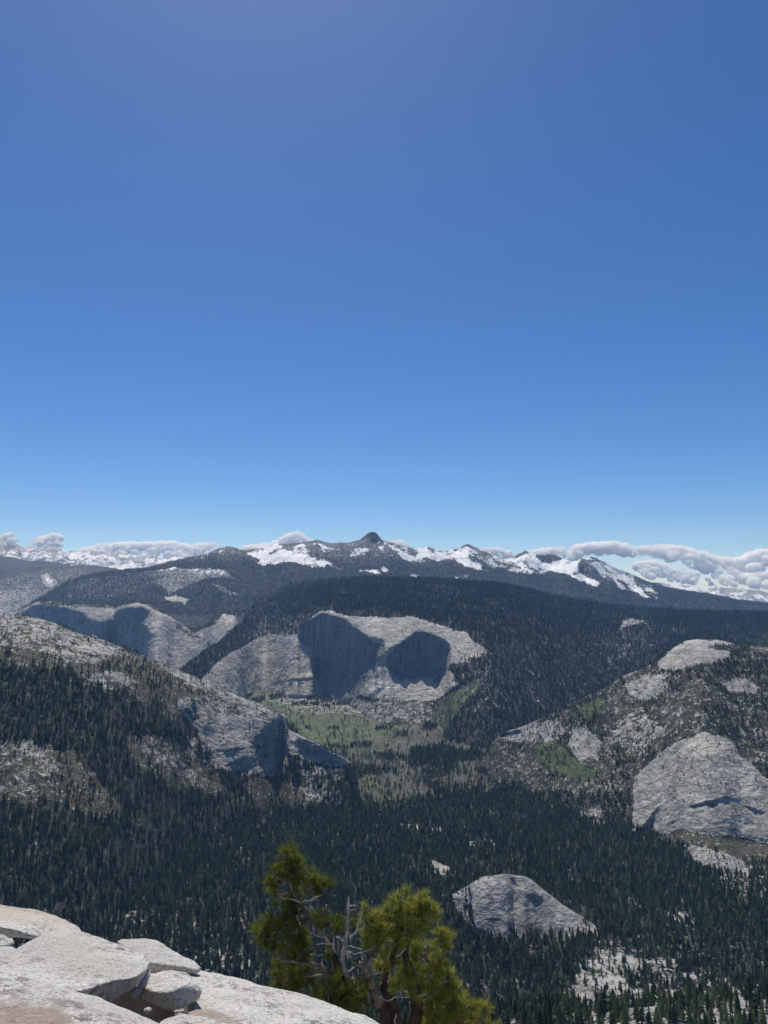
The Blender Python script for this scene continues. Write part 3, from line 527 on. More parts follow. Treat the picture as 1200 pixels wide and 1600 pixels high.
# ------------------------------------------------------------------ trees
def conifer_mesh(name, seed, tiers, pts, rad, droop=.35, sparse=0.0, skirt=.08):
    r = np.random.default_rng(seed); V = []; Fa = []; mi = []
    def add(vs, fs, m):
        o = len(V); V.extend(vs); Fa.extend([tuple(i+o for i in f) for f in fs]); mi.extend([m]*len(fs))
    # trunk
    k = 4
    add([(.011*math.cos(a), .011*math.sin(a), 0) for a in np.arange(k)*2*math.pi/k]+[(0, 0, .97)], [(i, (i+1) % k, k) for i in range(k)], 1)
    for t in range(tiers):
        f = t/(tiers-1); z = skirt+(1-skirt)*f**.93
        rr = rad*((1-f)**.82)*(1+.25*r.uniform(-1, 1))+.008
        if f < .25: rr *= .72+1.1*f
        h = (1.0/tiers)+.012; n = pts; ph = r.uniform(0, 6.28)
        ox, oy = r.normal(0, .05*rr, 2)
        top = (ox*.3, oy*.3, min(z+h, 1.0))
        ring = []
        for i in range(2*n):
            a = ph+i*math.pi/n+r.uniform(-.12, .12)
            q = rr*(r.uniform(.8, 1.15) if i % 2 == 0 else r.uniform(.35, .5))
            zz = z-droop*q*(1 if i % 2 == 0 else .3)
            ring.append((ox+q*math.cos(a), oy+q*math.sin(a), zz))
        fs = [(0, 1+i, 1+(i+1) % (2*n)) for i in range(2*n)]
        if sparse: fs = [g for g in fs if r.random() > sparse]
        add([top]+ring, fs, 0)
    return tri_mesh(name, V, Fa, [M_FAR if name.startswith('far') else M_CON, M_BARK], mi)
def snag_mesh(name, seed):
    r = np.random.default_rng(seed); V = []; Fa = []
    def cone(p0, p1, r0, k=4):
        p0 = np.array(p0); p1 = np.array(p1); d = p1-p0; d /= np.linalg.norm(d)
        u = np.cross(d, (.3, .9, .1)); u /= np.linalg.norm(u); w_ = np.cross(d, u); o = len(V)
        V.extend([tuple(p0+r0*(math.cos(a)*u+math.sin(a)*w_)) for a in np.arange(k)*2*math.pi/k]+[tuple(p1)])
        Fa.extend([(o+i, o+(i+1) % k, o+k) for i in range(k)])
    lx, ly = r.normal(0, .03, 2); cone((0, 0, 0), (lx, ly, 1), .012)
    for i in range(int(r.integers(5, 12))):
        z = r.uniform(.25, .92); a = r.uniform(0, 6.28); L = (1-z)*.16+.03
        cone((lx*z, ly*z, z), (lx*z+L*math.cos(a), ly*z+L*math.sin(a), z+r.uniform(-.03, .03)), .006, 3)
    return tri_mesh(name, V, Fa, [M_SNAG])
CONS = [conifer_mesh('conifer', 100+i, [15, 13, 17, 14, 12, 16][i], [6, 7, 6, 5, 6, 7][i], [.125, .15, .11, .135, .17, .12][i], sparse=[0, .1, 0, .15, .2, .05][i], skirt=[.06, .1, .08, .12, .16, .07][i]) for i in range(6)]
CONS += [conifer_mesh('conifer', 150+i, [8, 9, 7][i], 6, [.17, .20, .15][i], droop=.1, sparse=.12, skirt=[.28, .2, .4][i]) for i in range(3)]
SNAGS = [snag_mesh('dead_tree', 200+i) for i in range(4)]
FARS = [conifer_mesh('far_conifer', 300+i, 5, 3, [.15, .17, .13][i], skirt=.05) for i in range(3)]

# depth buffer of the terrain, to leave out trees that stand wholly behind a ridge
DBW, DBH = 1700, 1000        # px -250..1450, py 750..1750
DB = np.full((DBH, DBW), 1e9)
for L in LAY.values():
    P = L['P']; a = P.reshape(-1, 3); x, y = project(a[:, 0], a[:, 1], a[:, 2])
    for dx in (-.6, .0, .6):
        for dy in (-.6, .0, .6):
            ix = np.round(x+dx+250).astype(int); iy = np.round(y+dy-750).astype(int)
            ok = (ix >= 0) & (ix < DBW) & (iy >= 0) & (iy < DBH)
            np.minimum.at(DB, (iy[ok], ix[ok]), a[ok, 1])
def maxf(A, k):
    for ax in (0, 1):
        B = A.copy()
        for s_ in range(-k, k+1): B = np.maximum(B, np.roll(A, s_, ax))
        A = B
    return A
DBM = maxf(DB, 4)
def visible(pos, top):
    x, y = project(pos[:, 0], pos[:, 1], pos[:, 2]+top)
    ix = np.clip(np.round(x+250).astype(int), 0, DBW-1); iy = np.clip(np.round(y-750).astype(int), 0, DBH-1)
    return (pos[:, 1] < DBM[iy, ix]*1.03+40) & (x > -240) & (x < 1440) & (y < 1740)

def sample(key, dens, sx0=-.72, sx1=.72, rmin=None):
    L = LAY[key]; P = L['P'][L['nb']:]; cov = L['cov'][L['nb']:]; px = L['px'][L['nb']:]; py = L['py'][L['nb']:]
    e1 = P[:-1, 1:]-P[:-1, :-1]; e2 = P[1:, :-1]-P[:-1, :-1]
    area = np.abs(e1[..., 0]*e2[..., 1]-e1[..., 1]*e2[..., 0])
    d = dens(px[:-1, :-1], py[:-1, :-1], cov[:-1, :-1], P[:-1, :-1])
    lam = area*d/1e4
    s_ = P[:-1, :-1, 0]/np.maximum(P[:-1, :-1, 1], 1)
    lam = np.where((s_ > sx0) & (s_ < sx1) & (P[:-1, :-1, 2] > -880), lam, 0)
    cnt = rng.poisson(np.clip(lam, 0, 50))
    r, c = np.nonzero(cnt); rep = cnt[r, c]; r = np.repeat(r, rep); c = np.repeat(c, rep)
    u = rng.random(len(r))[:, None]; v = rng.random(len(r))[:, None]
    pos = P[r, c]*(1-u)*(1-v)+P[r, c+1]*u*(1-v)+P[r+1, c]*(1-u)*v+P[r+1, c+1]*u*v
    return pos, px[r, c], py[r, c], cov[r, c]
def clump(P, sc, seed): return fbm(P*np.array([1, 1, .3]), sc, 3, seed=seed)
def rockf(cov, P, lo=.25, hi=.6): return 1-smooth(lo, hi, cov[..., 0]+.35*clump(P, 60, 41))
def d_hill(px, py, cov, P):
    d = 105*rockf(cov, P)*(.6+.4*smooth(-.3, .1, clump(P, 70, 40)))*(1-.82*smooth(.2, .95, cov[..., 1]+.8*clump(P, 70, 42)))+5
    return d*np.where(cov[..., 0] > .95, .12, 1)
def d_right(px, py, cov, P):
    d = np.where(py > 1150, 130, 120)*smooth(-.45, .25, clump(P, 120, 43)+.25*(cov[..., 0] < .2))*(1-.85*smooth(.5, .95, cov[..., 0]))*(1-.85*smooth(.4, .7, cov[..., 3]))+1
    d = np.where((cov[..., 0] > .97) & (py > 1140), 16*smooth(1300, 1180, py), d)
    d = np.where(cov[..., 1] > .9, 3, d)
    return d*np.where((py < 1040) & (cov[..., 0] > .9), .03, 1)
def d_plat(px, py, cov, P):
    d = 62*rockf(cov, P, .5, .85)*(1-.9*smooth(.3, .6, cov[..., 1]))*(1-.9*smooth(.3, .6, cov[..., 3]))*(.55+.45*smooth(-.4, .2, clump(P, 150, 44)))
    return d*smooth(8600, 7000, P[..., 1])+6
def d_dome(px, py, cov, P): return 38*rockf(cov, P, .35, .7)*smooth(-.3, .2, clump(P, 80, 45))+.7
def d_sd(px, py, cov, P): return 120*rockf(cov, P, .4, .8)+1.5
def d_ground(px, py, cov, P):
    d = 128*rockf(cov, P, .34, .78)*(.6+.4*smooth(-.35, .15, clump(P, 90, 46)))+4
    flat = smooth(.3, .6, cov[..., 3]+cov[..., 1])
    d = d*(1-flat)+flat*(np.where(py > 1178, 14, 3)+60*smooth(.05, .3, clump(P, 130, 47)+.22*smooth(560, 760, px)-.1*(py < 1180)))
    return np.where(P[..., 1] > 5600, 0, d)
def d_clark(px, py, cov, P):
    return (42+10*smooth(10500, 8000, P[..., 1]))*smooth(852, 888, py)*np.where(py > 965, .3, 1)*(1-.93*smooth(.25, .7, cov[..., 2]))*(1-.6*smooth(.4, .8, cov[..., 0]))
TREES = []; FAR = []; DEAD = []
for key, fn, hlo, hhi, far in (('ground', d_ground, 9, 34, 0), ('hill', d_hill, 9, 32, 0), ('righthill', d_right, 11, 26, 0), ('dome', d_sd, 10, 24, 0), ('plateau', d_plat, 16, 32, 1), ('domes', d_dome, 14, 26, 1), ('clark', d_clark, 15, 27, 1)):
    pos, px, py, cov = sample(key, fn)
    small = (np.clip(cov[:, 0]*.8+cov[:, 1]*.75, 0, 1))
    h = (hlo+(hhi-hlo)*rng.beta(1.7, 2.0, len(pos)))*(1-.45*smooth(.3, .9, small))
    ok = visible(pos, h); pos, h, px, py = pos[ok], h[ok], px[ok], py[ok]
    a = np.column_stack([pos-np.array([0, 0, .6]), h, px, py, cov[ok][:, 0]])
    print(key, len(a)); (FAR if far else TREES).append(a)
def d_burn(px, py, cov, P): return np.where((cov[..., 3]+cov[..., 1] > .4) & (P[..., 1] < 4300) & (P[..., 1] > 2500), 75*smooth(-.35, .15, clump(P, 140, 48)+.3*smooth(500, 620, px)-.5*(py < 1172)), .8)*(P[..., 1] < 4400)
def d_burn2(px, py, cov, P): return np.where((px > 640) & (px < 1000), 12, 4)*rockf(cov, P, .5, .85)*(P[..., 1] < 5600)+np.where((px > 360) & (px < 480) & (py < 1010), 40, 0)+np.where((py > 1098) & (py < 1140) & (px < 700), 14, 0)
def d_burn3(px, py, cov, P): return np.full(px.shape, 1.2)
for key, fn in (('ground', d_burn), ('plateau', d_burn2), ('righthill', d_burn3), ('hill', d_burn3)):
    pos, px, py, cov = sample(key, fn); h = rng.uniform(11, 27, len(pos)); ok = visible(pos, h)
    print('dead', key, ok.sum()); DEAD.append(np.column_stack([pos-np.array([0, 0, .4]), h, px, py, cov[:, 0]])[ok])
TREES = np.vstack(TREES); FAR = np.vstack(FAR); DEAD = np.vstack(DEAD)

def scatter(name, A, meshes, label, cat, wlo=1.15, whi=2.0):
    src = bpy.data.collections.new(name+'_kinds')
    for m in meshes: src.objects.link(bpy.data.objects.new(m.name, m))
    me = bpy.data.meshes.new(name); n = len(A); me.vertices.add(n); me.vertices.foreach_set('co', A[:, :3].astype(np.float32).reshape(-1))
    sc = np.column_stack([A[:, 3]*rng.uniform(wlo, whi, n)]*2+[A[:, 3]]); rot = np.column_stack([rng.normal(0, .02, n), rng.normal(0, .02, n), rng.uniform(0, 6.28, n)])
    for nm, ar in (('scl', sc), ('rot', rot)):
        at2 = me.attributes.new(nm, 'FLOAT_VECTOR', 'POINT'); at2.data.foreach_set('vector', ar.astype(np.float32).reshape(-1))
    at3 = me.attributes.new('pick', 'INT', 'POINT'); at3.data.foreach_set('value', rng.integers(0, len(meshes), n).astype(np.int32))
    o = bpy.data.objects.new(name, me); C.objects.link(o)
    g = bpy.data.node_groups.new(name+'_scatter', 'GeometryNodeTree')
    g.interface.new_socket('Geometry', in_out='INPUT', socket_type='NodeSocketGeometry'); g.interface.new_socket('Geometry', in_out='OUTPUT', socket_type='NodeSocketGeometry')
    gi = g.nodes.new('NodeGroupInput'); go = g.nodes.new('NodeGroupOutput'); ip = g.nodes.new('GeometryNodeInstanceOnPoints')
    ci = g.nodes.new('GeometryNodeCollectionInfo'); ci.inputs[0].default_value = src; ci.inputs['Separate Children'].default_value = True; ci.inputs['Reset Children'].default_value = True
    def na(nm, ty):
        q = g.nodes.new('GeometryNodeInputNamedAttribute'); q.data_type = ty; q.inputs[0].default_value = nm; return q.outputs[0]
    mp = g.nodes.new('GeometryNodeMeshToPoints'); g.links.new(gi.outputs[0], mp.inputs[0]); g.links.new(mp.outputs[0], ip.inputs['Points'])
    g.links.new(ci.outputs[0], ip.inputs['Instance']); ip.inputs['Pick Instance'].default_value = True
    g.links.new(na('pick', 'INT'), ip.inputs['Instance Index']); g.links.new(na('rot', 'FLOAT_VECTOR'), ip.inputs['Rotation']); g.links.new(na('scl', 'FLOAT_VECTOR'), ip.inputs['Scale'])
    g.links.new(ip.outputs[0], go.inputs[0])
    md = o.modifiers.new('scatter', 'NODES'); md.node_group = g
    tag(o, label, cat, kind='stuff'); return o

def individuals(A, n, meshes, name, lab, cat, grp):
    px, py = project(A[:, 0], A[:, 1], A[:, 2]+A[:, 3]*.5)
    edge = np.interp(px, [0, 130, 320, 440, 600, 620, 760, 770], [1405, 1445, 1500, 1540, 1590, 1300, 1600, 1700])
    edge = np.where((px > 395) & (px < 720), 1320, edge)
    ok = (px > 4) & (px < 1196) & (py < np.minimum(edge, 1590)) & (py > 800)
    size = np.where(ok, A[:, 3]/A[:, 1], 0); idx = np.argsort(-size)[:n]
    for k, i in enumerate(idx):
        o = bpy.data.objects.new(name, meshes[k % len(meshes)]); C.objects.link(o)
        x, y, z, h = A[i, :4]; wd = h*random.uniform(1.15, 1.95)
        o.location = (x, y, z); o.scale = (wd, wd, h); o.rotation_euler = (random.gauss(0, .02), random.gauss(0, .02), random.uniform(0, 6.28))
        tag(o, lab(A[i]), cat, grp)
    m = np.ones(len(A), bool); m[idx] = False
    return A[m]
TREES = individuals(TREES, 300, CONS, 'conifer', lambda a: ('dark green conifer in the near forest between the pale rocks and the foreground pine' if a[4] < 560 else 'dark green conifer in the near forest just right of the foreground pine' if a[4] < 860 else ('dark green conifer among the pale granite slabs below the small dome' if a[4] < 1030 else 'dark green conifer among pale granite slabs in the bottom right corner') if a[6] > .4 else 'dark green conifer in the thick near forest towards the right edge'), 'conifer', 'nearest conifers in the valley')
DEAD = individuals(DEAD, 300, SNAGS, 'dead_tree', lambda a: 'bare grey dead tree on the burnt valley flat' if a[5] > 1120 and 430 < a[4] < 820 else 'bare grey dead tree standing among living conifers on a slope', 'dead tree', 'bare grey dead trees')
scatter('valley_forest', TREES, CONS, 'dense dark green conifer forest covering the valley and both near hills', 'forest')
scatter('distant_forest', FAR, FARS, 'blue green conifer forest covering the distant plateau and slopes', 'forest')
scatter('burnt_forest', DEAD, SNAGS, 'pale grey standing dead trunks thinly spread over the burnt valley floor', 'forest')

# ------------------------------------------------------------------ haze and clouds
def haze():
    x0, x1, y0, y1, z0, z1 = -24000, 24000, -900, 22500, -1400, 1650
    V = [(x, y, z) for z in (z0, z1) for y in (y0, y1) for x in (x0, x1)]
    Fc = [(0, 2, 3, 1), (4, 5, 7, 6), (0, 1, 5, 4), (2, 6, 7, 3), (0, 4, 6, 2), (1, 3, 7, 5)]
    T = NT('haze_air'); v = T.n('ShaderNodeVolumePrincipled')
    v.inputs['Color'].default_value = (.33, .58, 1.0, 1); v.inputs['Absorption Color'].default_value = (1, 1, 1, 1); v.inputs['Density'].default_value = 2.2e-5; v.inputs['Anisotropy'].default_value = .0
    T.l(v.outputs[0], T.out.inputs[1])
    me = tri_mesh('haze', V, Fc, [T.m]); o = bpy.data.objects.new('haze', me); C.objects.link(o); tag(o, kind='stuff', label='thin blue haze in the air over the whole valley', cat='haze')
haze()

def cloud_mat(dens, name):
    T = NT(name); v = T.n('ShaderNodeVolumePrincipled'); v.inputs['Color'].default_value = (1, 1, 1, 1)
    co = T.coord(); nz = T.math('ADD', T.math('MULTIPLY', T.noise(co, 1/1100., 3, .6), .45), T.math('MULTIPLY', T.noise(co, 1/330., 6, .7), .55))
    T.l(T.math('MULTIPLY', T.ramp(nz, .40, .56), dens), v.inputs['Density']); T.m.cycles.volume_step_rate = .12; v.inputs['Anisotropy'].default_value = 0; T.l(v.outputs[0], T.out.inputs[1]); return T.m
M_CLOUD = None
def cloud_surface():
    T = NT('cloud'); d = T.n('ShaderNodeBsdfDiffuse'); tr = T.n('ShaderNodeBsdfTranslucent')
    d.inputs[0].default_value = (.98, .98, .98, 1); tr.inputs[0].default_value = (.93, .94, .96, 1)
    mx = T.n('ShaderNodeMixShader'); mx.inputs[0].default_value = .3; T.l(d.outputs[0], mx.inputs[1]); T.l(tr.outputs[0], mx.inputs[2])
    lw = T.n('ShaderNodeLayerWeight'); lw.inputs[0].default_value = .5
    co = T.coord(); nz = T.noise(co, 1/160., 5, .65)
    tp = T.n('ShaderNodeBsdfTransparent'); m2 = T.n('ShaderNodeMixShader')
    f = T.ramp(T.math('ADD', lw.outputs['Facing'], T.math('MULTIPLY', nz, .6)), .95, 1.25)
    T.l(f, m2.inputs[0]); T.l(mx.outputs[0], m2.inputs[1]); T.l(tp.outputs[0], m2.inputs[2]); T.l(m2.outputs[0], T.out.inputs[0]); return T.m
M_CLOUD = cloud_mat(.022, 'cloud')
def cloud(top, bot, label, Y=27000, n=60, rmin=2.2, rmax=8, seed=1, group=None):
    r = np.random.default_rng(seed); tp = np.array(top, float); bt = np.array(bot, float)
    x0, x1 = tp[0, 0], tp[-1, 0]; Vs = []; Fs = []; o = 0; k = Y/F
    for i in range(int(n*2.2)):
        px = r.uniform(x0, x1); a = np.interp(px, tp[:, 0], tp[:, 1]); b = np.interp(px, bt[:, 0], bt[:, 1])
        hgt = max(b-a, 2); rad = min(rmin*.7+(rmax-rmin)*r.random()**2.2, hgt*.55+.6); edge = r.random() < .6
        py = a+rad*.9 if edge else r.uniform(a+rad*.8, max(b-rad*.3, a+rad))
        c = np.array(at(px, py, Y+(a-py)*1.25*k+r.uniform(-1, 1)*2.5*k)); c = np.array([c[0], c[1], c[2]])
        v = IV*rad*k*np.array([r.uniform(1, 1.5), 1, r.uniform(.75, 1.)])
        Vs.append(v+c); Fs.append(IF+o); o += len(v)
    V = np.vstack(Vs)
    me = tri_mesh('cloud', V, np.vstack(Fs), [M_CLOUD]); ob = bpy.data.objects.new('cloud', me); C.objects.link(ob)
    rm = ob.modifiers.new('r', 'REMESH'); rm.mode = 'VOXEL'; rm.voxel_size = k*.8
    dg = bpy.context.evaluated_depsgraph_get(); m2 = bpy.data.meshes.new_from_object(ob.evaluated_get(dg)); ob.modifiers.clear()
    nv = len(m2.vertices); A = np.empty(nv*3, np.float32); m2.vertices.foreach_get('co', A); A = A.reshape(-1, 3).astype(float)
    Nn = np.empty(nv*3, np.float32); m2.vertices.foreach_get('normal', Nn); Nn = Nn.reshape(-1, 3)
    A = A+Nn*((fbm(A, k*9, 5, True, .6, seed)+.1)*k*3+fbm(A, k*3.5, 3, True, .6, seed+1)*k*1.5)[:, None]
    m2.vertices.foreach_set('co', A.astype(np.float32).reshape(-1)); m2.polygons.foreach_set('use_smooth', np.ones(len(m2.polygons), bool)); m2.materials.clear(); m2.materials.append(M_CLOUD); m2.name = 'cloud'
    ob.data = m2; tag(ob, label, 'cloud', group); return ob
G = 'clouds along the horizon'
cloud([(44, 856), (52, 846), (62, 839), (72, 837), (85, 835), (95, 837), (96, 841)], [(44, 858), (96, 852)], 'small rounded white cloud above the far left peaks', n=40, seed=2, rmax=6, group=G)
cloud([(-14, 838), (2, 840), (12, 834), (20, 833), (27, 842)], [(-14, 846), (28, 850)], 'ragged little white cloud at the left end of the horizon', n=16, seed=3, rmax=3.4, group=G)
cloud([(128, 858), (140, 856), (155, 851), (180, 850), (200, 847), (222, 849), (245, 848), (265, 845), (275, 849), (300, 852), (330, 849), (346, 853)], [(128, 872), (346, 876)], 'long low bank of white cloud behind the snowy peaks on the left', n=190, seed=4, rmax=7, group=G)
cloud([(383, 853), (400, 852), (425, 849), (438, 845), (446, 838), (456, 834), (467, 832), (475, 840), (490, 846), (505, 852)], [(383, 864), (505, 866)], 'white cloud heaped up behind the ridge left of the summit tower', n=90, seed=5, rmax=8, group=G)
cloud([(608, 847), (618, 845), (628, 846), (636, 853)], [(608, 856), (636, 860)], 'tiny white cloud just right of the summit tower', n=16, seed=6, rmax=4, group=G)
cloud([(758, 858), (766, 856), (780, 858), (790, 861), (800, 868)], [(758, 868), (800, 878)], 'small white cloud in the gap between two snowy peaks', n=26, seed=7, rmax=5, group=G)
cloud([(828, 862), (845, 859), (879, 856), (905, 853), (927, 849), (960, 848), (975, 850), (990, 856), (1010, 854), (1032, 852), (1050, 853), (1062, 854), (1080, 858), (1095, 863), (1112, 870), (1140, 872), (1160, 873), (1175, 864), (1190, 860), (1230, 858), (1330, 850)],
      [(828, 876), (900, 870), (925, 862), (960, 863), (985, 868), (1010, 864), (1040, 872), (1070, 880), (1095, 892), (1112, 915), (1330, 925)], 'great white cloud arching over the right of the snowy range', n=420, seed=8, rmax=10, group=G)
cloud([(990, 881), (1002, 878), (1020, 876), (1035, 882), (1050, 890), (1075, 893), (1090, 897)], [(990, 884), (1008, 901), (1040, 905), (1090, 914)], 'grey bellied white cloud below the great arching one', n=80, seed=9, rmax=6, Y=26000, group=G)
def cirrus():
    V = IV*np.array([2600, 500, 60.]); V = V*(1+.12*fbm(IV*3, .8, 3))[:, None]+np.array(at(85, 767, 32000))
    me = tri_mesh('cirrus', V, IF, [cloud_mat(.00007, 'cirrus')], sm=True); o = bpy.data.objects.new('cirrus', me); C.objects.link(o); tag(o, 'faint thin streak of high cloud low in the sky at the left', 'cloud')
cirrus()
# ------------------------------------------------------------------ rocks at the viewpoint
def granite_mat():
    T = NT('white_granite'); co = T.coord()
    a = T.noise(co, 1.6, 5, .6); b_ = T.noise(co, 70, 3, .7); c_ = T.noise(co, 24, 4, .7); e = T.noise(co, 240, 2, .6)
    col = T.mixc(T.ramp(a, .35, .65), (.55, .52, .465), (.71, .68, .615))
    col = T.mixc(T.math('MULTIPLY', T.ramp(b_, .52, .62), .7), col, (.22, .20, .18))
    col = T.mixc(T.math('MULTIPLY', T.ramp(e, .50, .66), .6), col, (.16, .15, .14))
    pat = T.ramp(T.noise(co, 3.1, 4, .6), .44, .62)
    col = T.mixc(T.math('MULTIPLY', T.math('MULTIPLY', T.ramp(c_, .47, .57), pat), .85), col, (.17, .15, .135))
    at_ = T.n('ShaderNodeAttribute', attribute_name='stain'); sp_ = T.n('ShaderNodeSeparateColor'); T.l(at_.outputs['Color'], sp_.inputs[0])
    col = T.mixc(T.math('MULTIPLY', sp_.outputs[0], T.ramp(b_, .3, .62)), col, (.52, .40, .28))
    col = T.mixc(T.math('MULTIPLY', sp_.outputs[1], .85), col, T.mixc(T.ramp(c_, .4, .6), (.24, .165, .12), (.36, .27, .21)))
    b = T.n('ShaderNodeBsdfPrincipled'); T.l(col, b.inputs['Base Color']); b.inputs['Roughness'].default_value = .9; b.inputs['Specular IOR Level'].default_value = .25
    h = T.math('ADD', T.math('MULTIPLY', b_, .009), T.math('MULTIPLY', c_, .03)); h = T.math('ADD', h, T.math('MULTIPLY', a, .05)); h = T.math('ADD', h, T.math('MULTIPLY', e, .0015))
    bu = T.n('ShaderNodeBump'); bu.inputs['Strength'].default_value = .9; bu.inputs['Distance'].default_value = 1; T.l(h, bu.inputs['Height']); T.l(bu.outputs[0], b.inputs['Normal'])
    T.l(b.outputs[0], T.out.inputs[0]); return T.m
M_GRAN = granite_mat()
def rock(name, top, thick, label, cat='rock', voxel=.014, extra=(), amp=.018, seed=1, stains=(), rnd=1, shrink=.94, group=None, sc=.35):
    pts = [at(*p) for p in top]; cen = sum(pts, Vector())/len(pts); bm = bmesh.new()
    for p in pts: bm.verts.new(p)
    for p in pts: q = cen+(p-cen)*shrink; bm.verts.new((q.x, q.y, q.z-thick))
    for p in extra: bm.verts.new(at(*p))
    bmesh.ops.convex_hull(bm, input=bm.verts[:])
    me = bpy.data.meshes.new(name); bm.to_mesh(me); bm.free(); ob = bpy.data.objects.new(name, me); C.objects.link(ob)
    rm = ob.modifiers.new('r', 'REMESH'); rm.mode = 'VOXEL'; rm.voxel_size = voxel
    sm_ = ob.modifiers.new('s', 'SMOOTH'); sm_.factor = .5; sm_.iterations = rnd
    dg = bpy.context.evaluated_depsgraph_get(); m2 = bpy.data.meshes.new_from_object(ob.evaluated_get(dg)); ob.modifiers.clear()
    nv = len(m2.vertices); A = np.empty(nv*3, np.float32); m2.vertices.foreach_get('co', A); A = A.reshape(-1, 3).astype(float)
    Nn = np.empty(nv*3, np.float32); m2.vertices.foreach_get('normal', Nn); Nn = Nn.reshape(-1, 3)
    d = fbm(A*np.array([1, 1, 1.6]), sc, 5, False, .5, seed)*amp-np.maximum(fbm(A*np.array([1, .5, 1.5]), .5, 3, True, .5, seed+7)-.55, 0)*amp*2.2+np.abs(fbm(A, sc*.45, 3, False, .5, seed+3))*-amp*.5+fbm(A, .05, 3, False, .6, seed+4)*amp*.16
    px, py = project(A[:, 0], A[:, 1], A[:, 2]); st = np.zeros((nv, 4)); nn = fbm(A, .12, 4, seed=seed+9)
    for ch, poly, val in stains:
        a = st[:, ch]; paint(a, px, py, poly, val*(.6 if ch == 0 else .9), 10, nn, 12); st[:, ch] = a
    A = A+Nn*d[:, None]
    m2.vertices.foreach_set('co', A.astype(np.float32).reshape(-1)); m2.polygons.foreach_set('use_smooth', np.ones(len(m2.polygons), bool))
    ca = m2.color_attributes.new('stain', 'FLOAT_COLOR', 'POINT'); ca.data.foreach_set('color', st.astype(np.float32).reshape(-1))
    m2.materials.clear(); m2.materials.append(M_GRAN); m2.name = name; ob.data = m2
    tag(ob, label, cat, group); return ob
GR = 'pale granite rocks at the viewpoint'
rock('granite_slab', [(-260, 1515, 2.75), (-60, 1514, 2.85), (0, 1516, 2.9), (40, 1524, 2.92), (80, 1537, 2.95), (120, 1551, 2.95), (170, 1568, 2.95), (205, 1581, 2.95), (235, 1593, 2.93), (262, 1604, 2.88), (300, 1620, 2.8), (420, 1720, 2.3), (200, 1900, 1.7), (-300, 1900, 1.7), (-400, 1700, 2.2)], .42,
     'long pale granite slab nearest the camera with a brown dirty patch at its left', amp=.02, seed=31, stains=[(1, [(-60, 1568), (30, 1568), (90, 1578), (110, 1600), (60, 1640), (-60, 1640)], 1)], group=GR, extra=[(-60, 1660, 2.35)])
rock('granite_slab', [(-10, 1500, 3.7), (24, 1479, 3.82), (56, 1466, 3.9), (74, 1455, 3.95), (96, 1449, 4.0), (114, 1452, 4.0), (136, 1459, 3.98), (160, 1464, 3.96), (182, 1471, 3.93), (204, 1480, 3.88), (222, 1489, 3.82), (236, 1500, 3.75), (233, 1512, 3.6), (212, 1526, 3.42), (180, 1531, 3.3), (128, 1549, 3.15), (60, 1545, 3.1), (0, 1530, 3.2)], .02,
     'broad pale granite slab with an overhanging front edge, second from the camera', amp=.016, seed=32, rnd=1, voxel=.012, extra=[(170, 1567, 3.36), (193, 1557, 3.42), (216, 1539, 3.5), (229, 1524, 3.62), (120, 1600, 3.25), (0, 1600, 3.25), (60, 1540, 3.9), (200, 1535, 3.8)], shrink=.9, stains=[(0, [(60, 1460), (120, 1452), (190, 1500), (170, 1512), (110, 1510), (90, 1480)], .35)], group=GR)
rock('granite_slab', [(-160, 1400, 4.6), (-60, 1404, 4.6), (0, 1413, 4.6), (30, 1418, 4.6), (60, 1422, 4.6), (86, 1430, 4.58), (108, 1439, 4.55), (124, 1448, 4.5), (134, 1457, 4.45), (110, 1462, 4.3), (74, 1462, 4.2), (50, 1463, 4.1), (28, 1452, 4.1), (0, 1446, 4.1), (-60, 1440, 4.1)], .02,
     'rounded rust flecked granite slab at the back left, highest of the rocks', amp=.016, seed=33, rnd=1, shrink=.95, stains=[(0, [(-60, 1400), (60, 1415), (140, 1450), (130, 1462), (90, 1455), (60, 1445), (0, 1432), (-60, 1430)], .95)], extra=[(32, 1466, 4.25), (-60, 1462, 4.3)], group=GR)
rock('granite_block', [(-120, 1492, 3.72), (-60, 1482, 3.8), (0, 1478, 3.82), (20, 1479, 3.8), (34, 1488, 3.7), (40, 1510, 3.4), (0, 1528, 3.2), (-120, 1528, 3.2)], .1, 'pale granite block at the left edge beside the broad slab', amp=.012, seed=40, rnd=1, voxel=.012, group=GR)
rock('granite_block', [(-50, 1452, 3.95), (-8, 1452, 3.95), (6, 1458, 3.93), (22, 1465, 3.93), (24, 1471, 3.9), (10, 1478, 3.85), (-50, 1478, 3.85)], .05, 'small broken granite block wedged under the rust flecked slab', amp=.008, seed=34, rnd=1, voxel=.012, sc=.15, group=GR)
rock('granite_slab', [(180, 1469, 4.35), (190, 1467, 4.38), (208, 1468, 4.4), (227, 1466, 4.4), (245, 1469, 4.4), (260, 1477, 4.38), (272, 1487, 4.35), (283, 1494, 4.32), (296, 1499, 4.32), (306, 1502, 4.3), (317, 1511, 4.25), (314, 1516, 4.2), (282, 1511, 4.12), (258, 1507, 4.05), (232, 1505, 4.0), (205, 1486, 4.15)], .03,
     'pale granite slab tilted behind the broad one with a shaded lip', amp=.012, seed=35, rnd=1, voxel=.013, extra=[(234, 1521, 4.12), (262, 1518, 4.16), (284, 1514, 4.2)], group=GR)
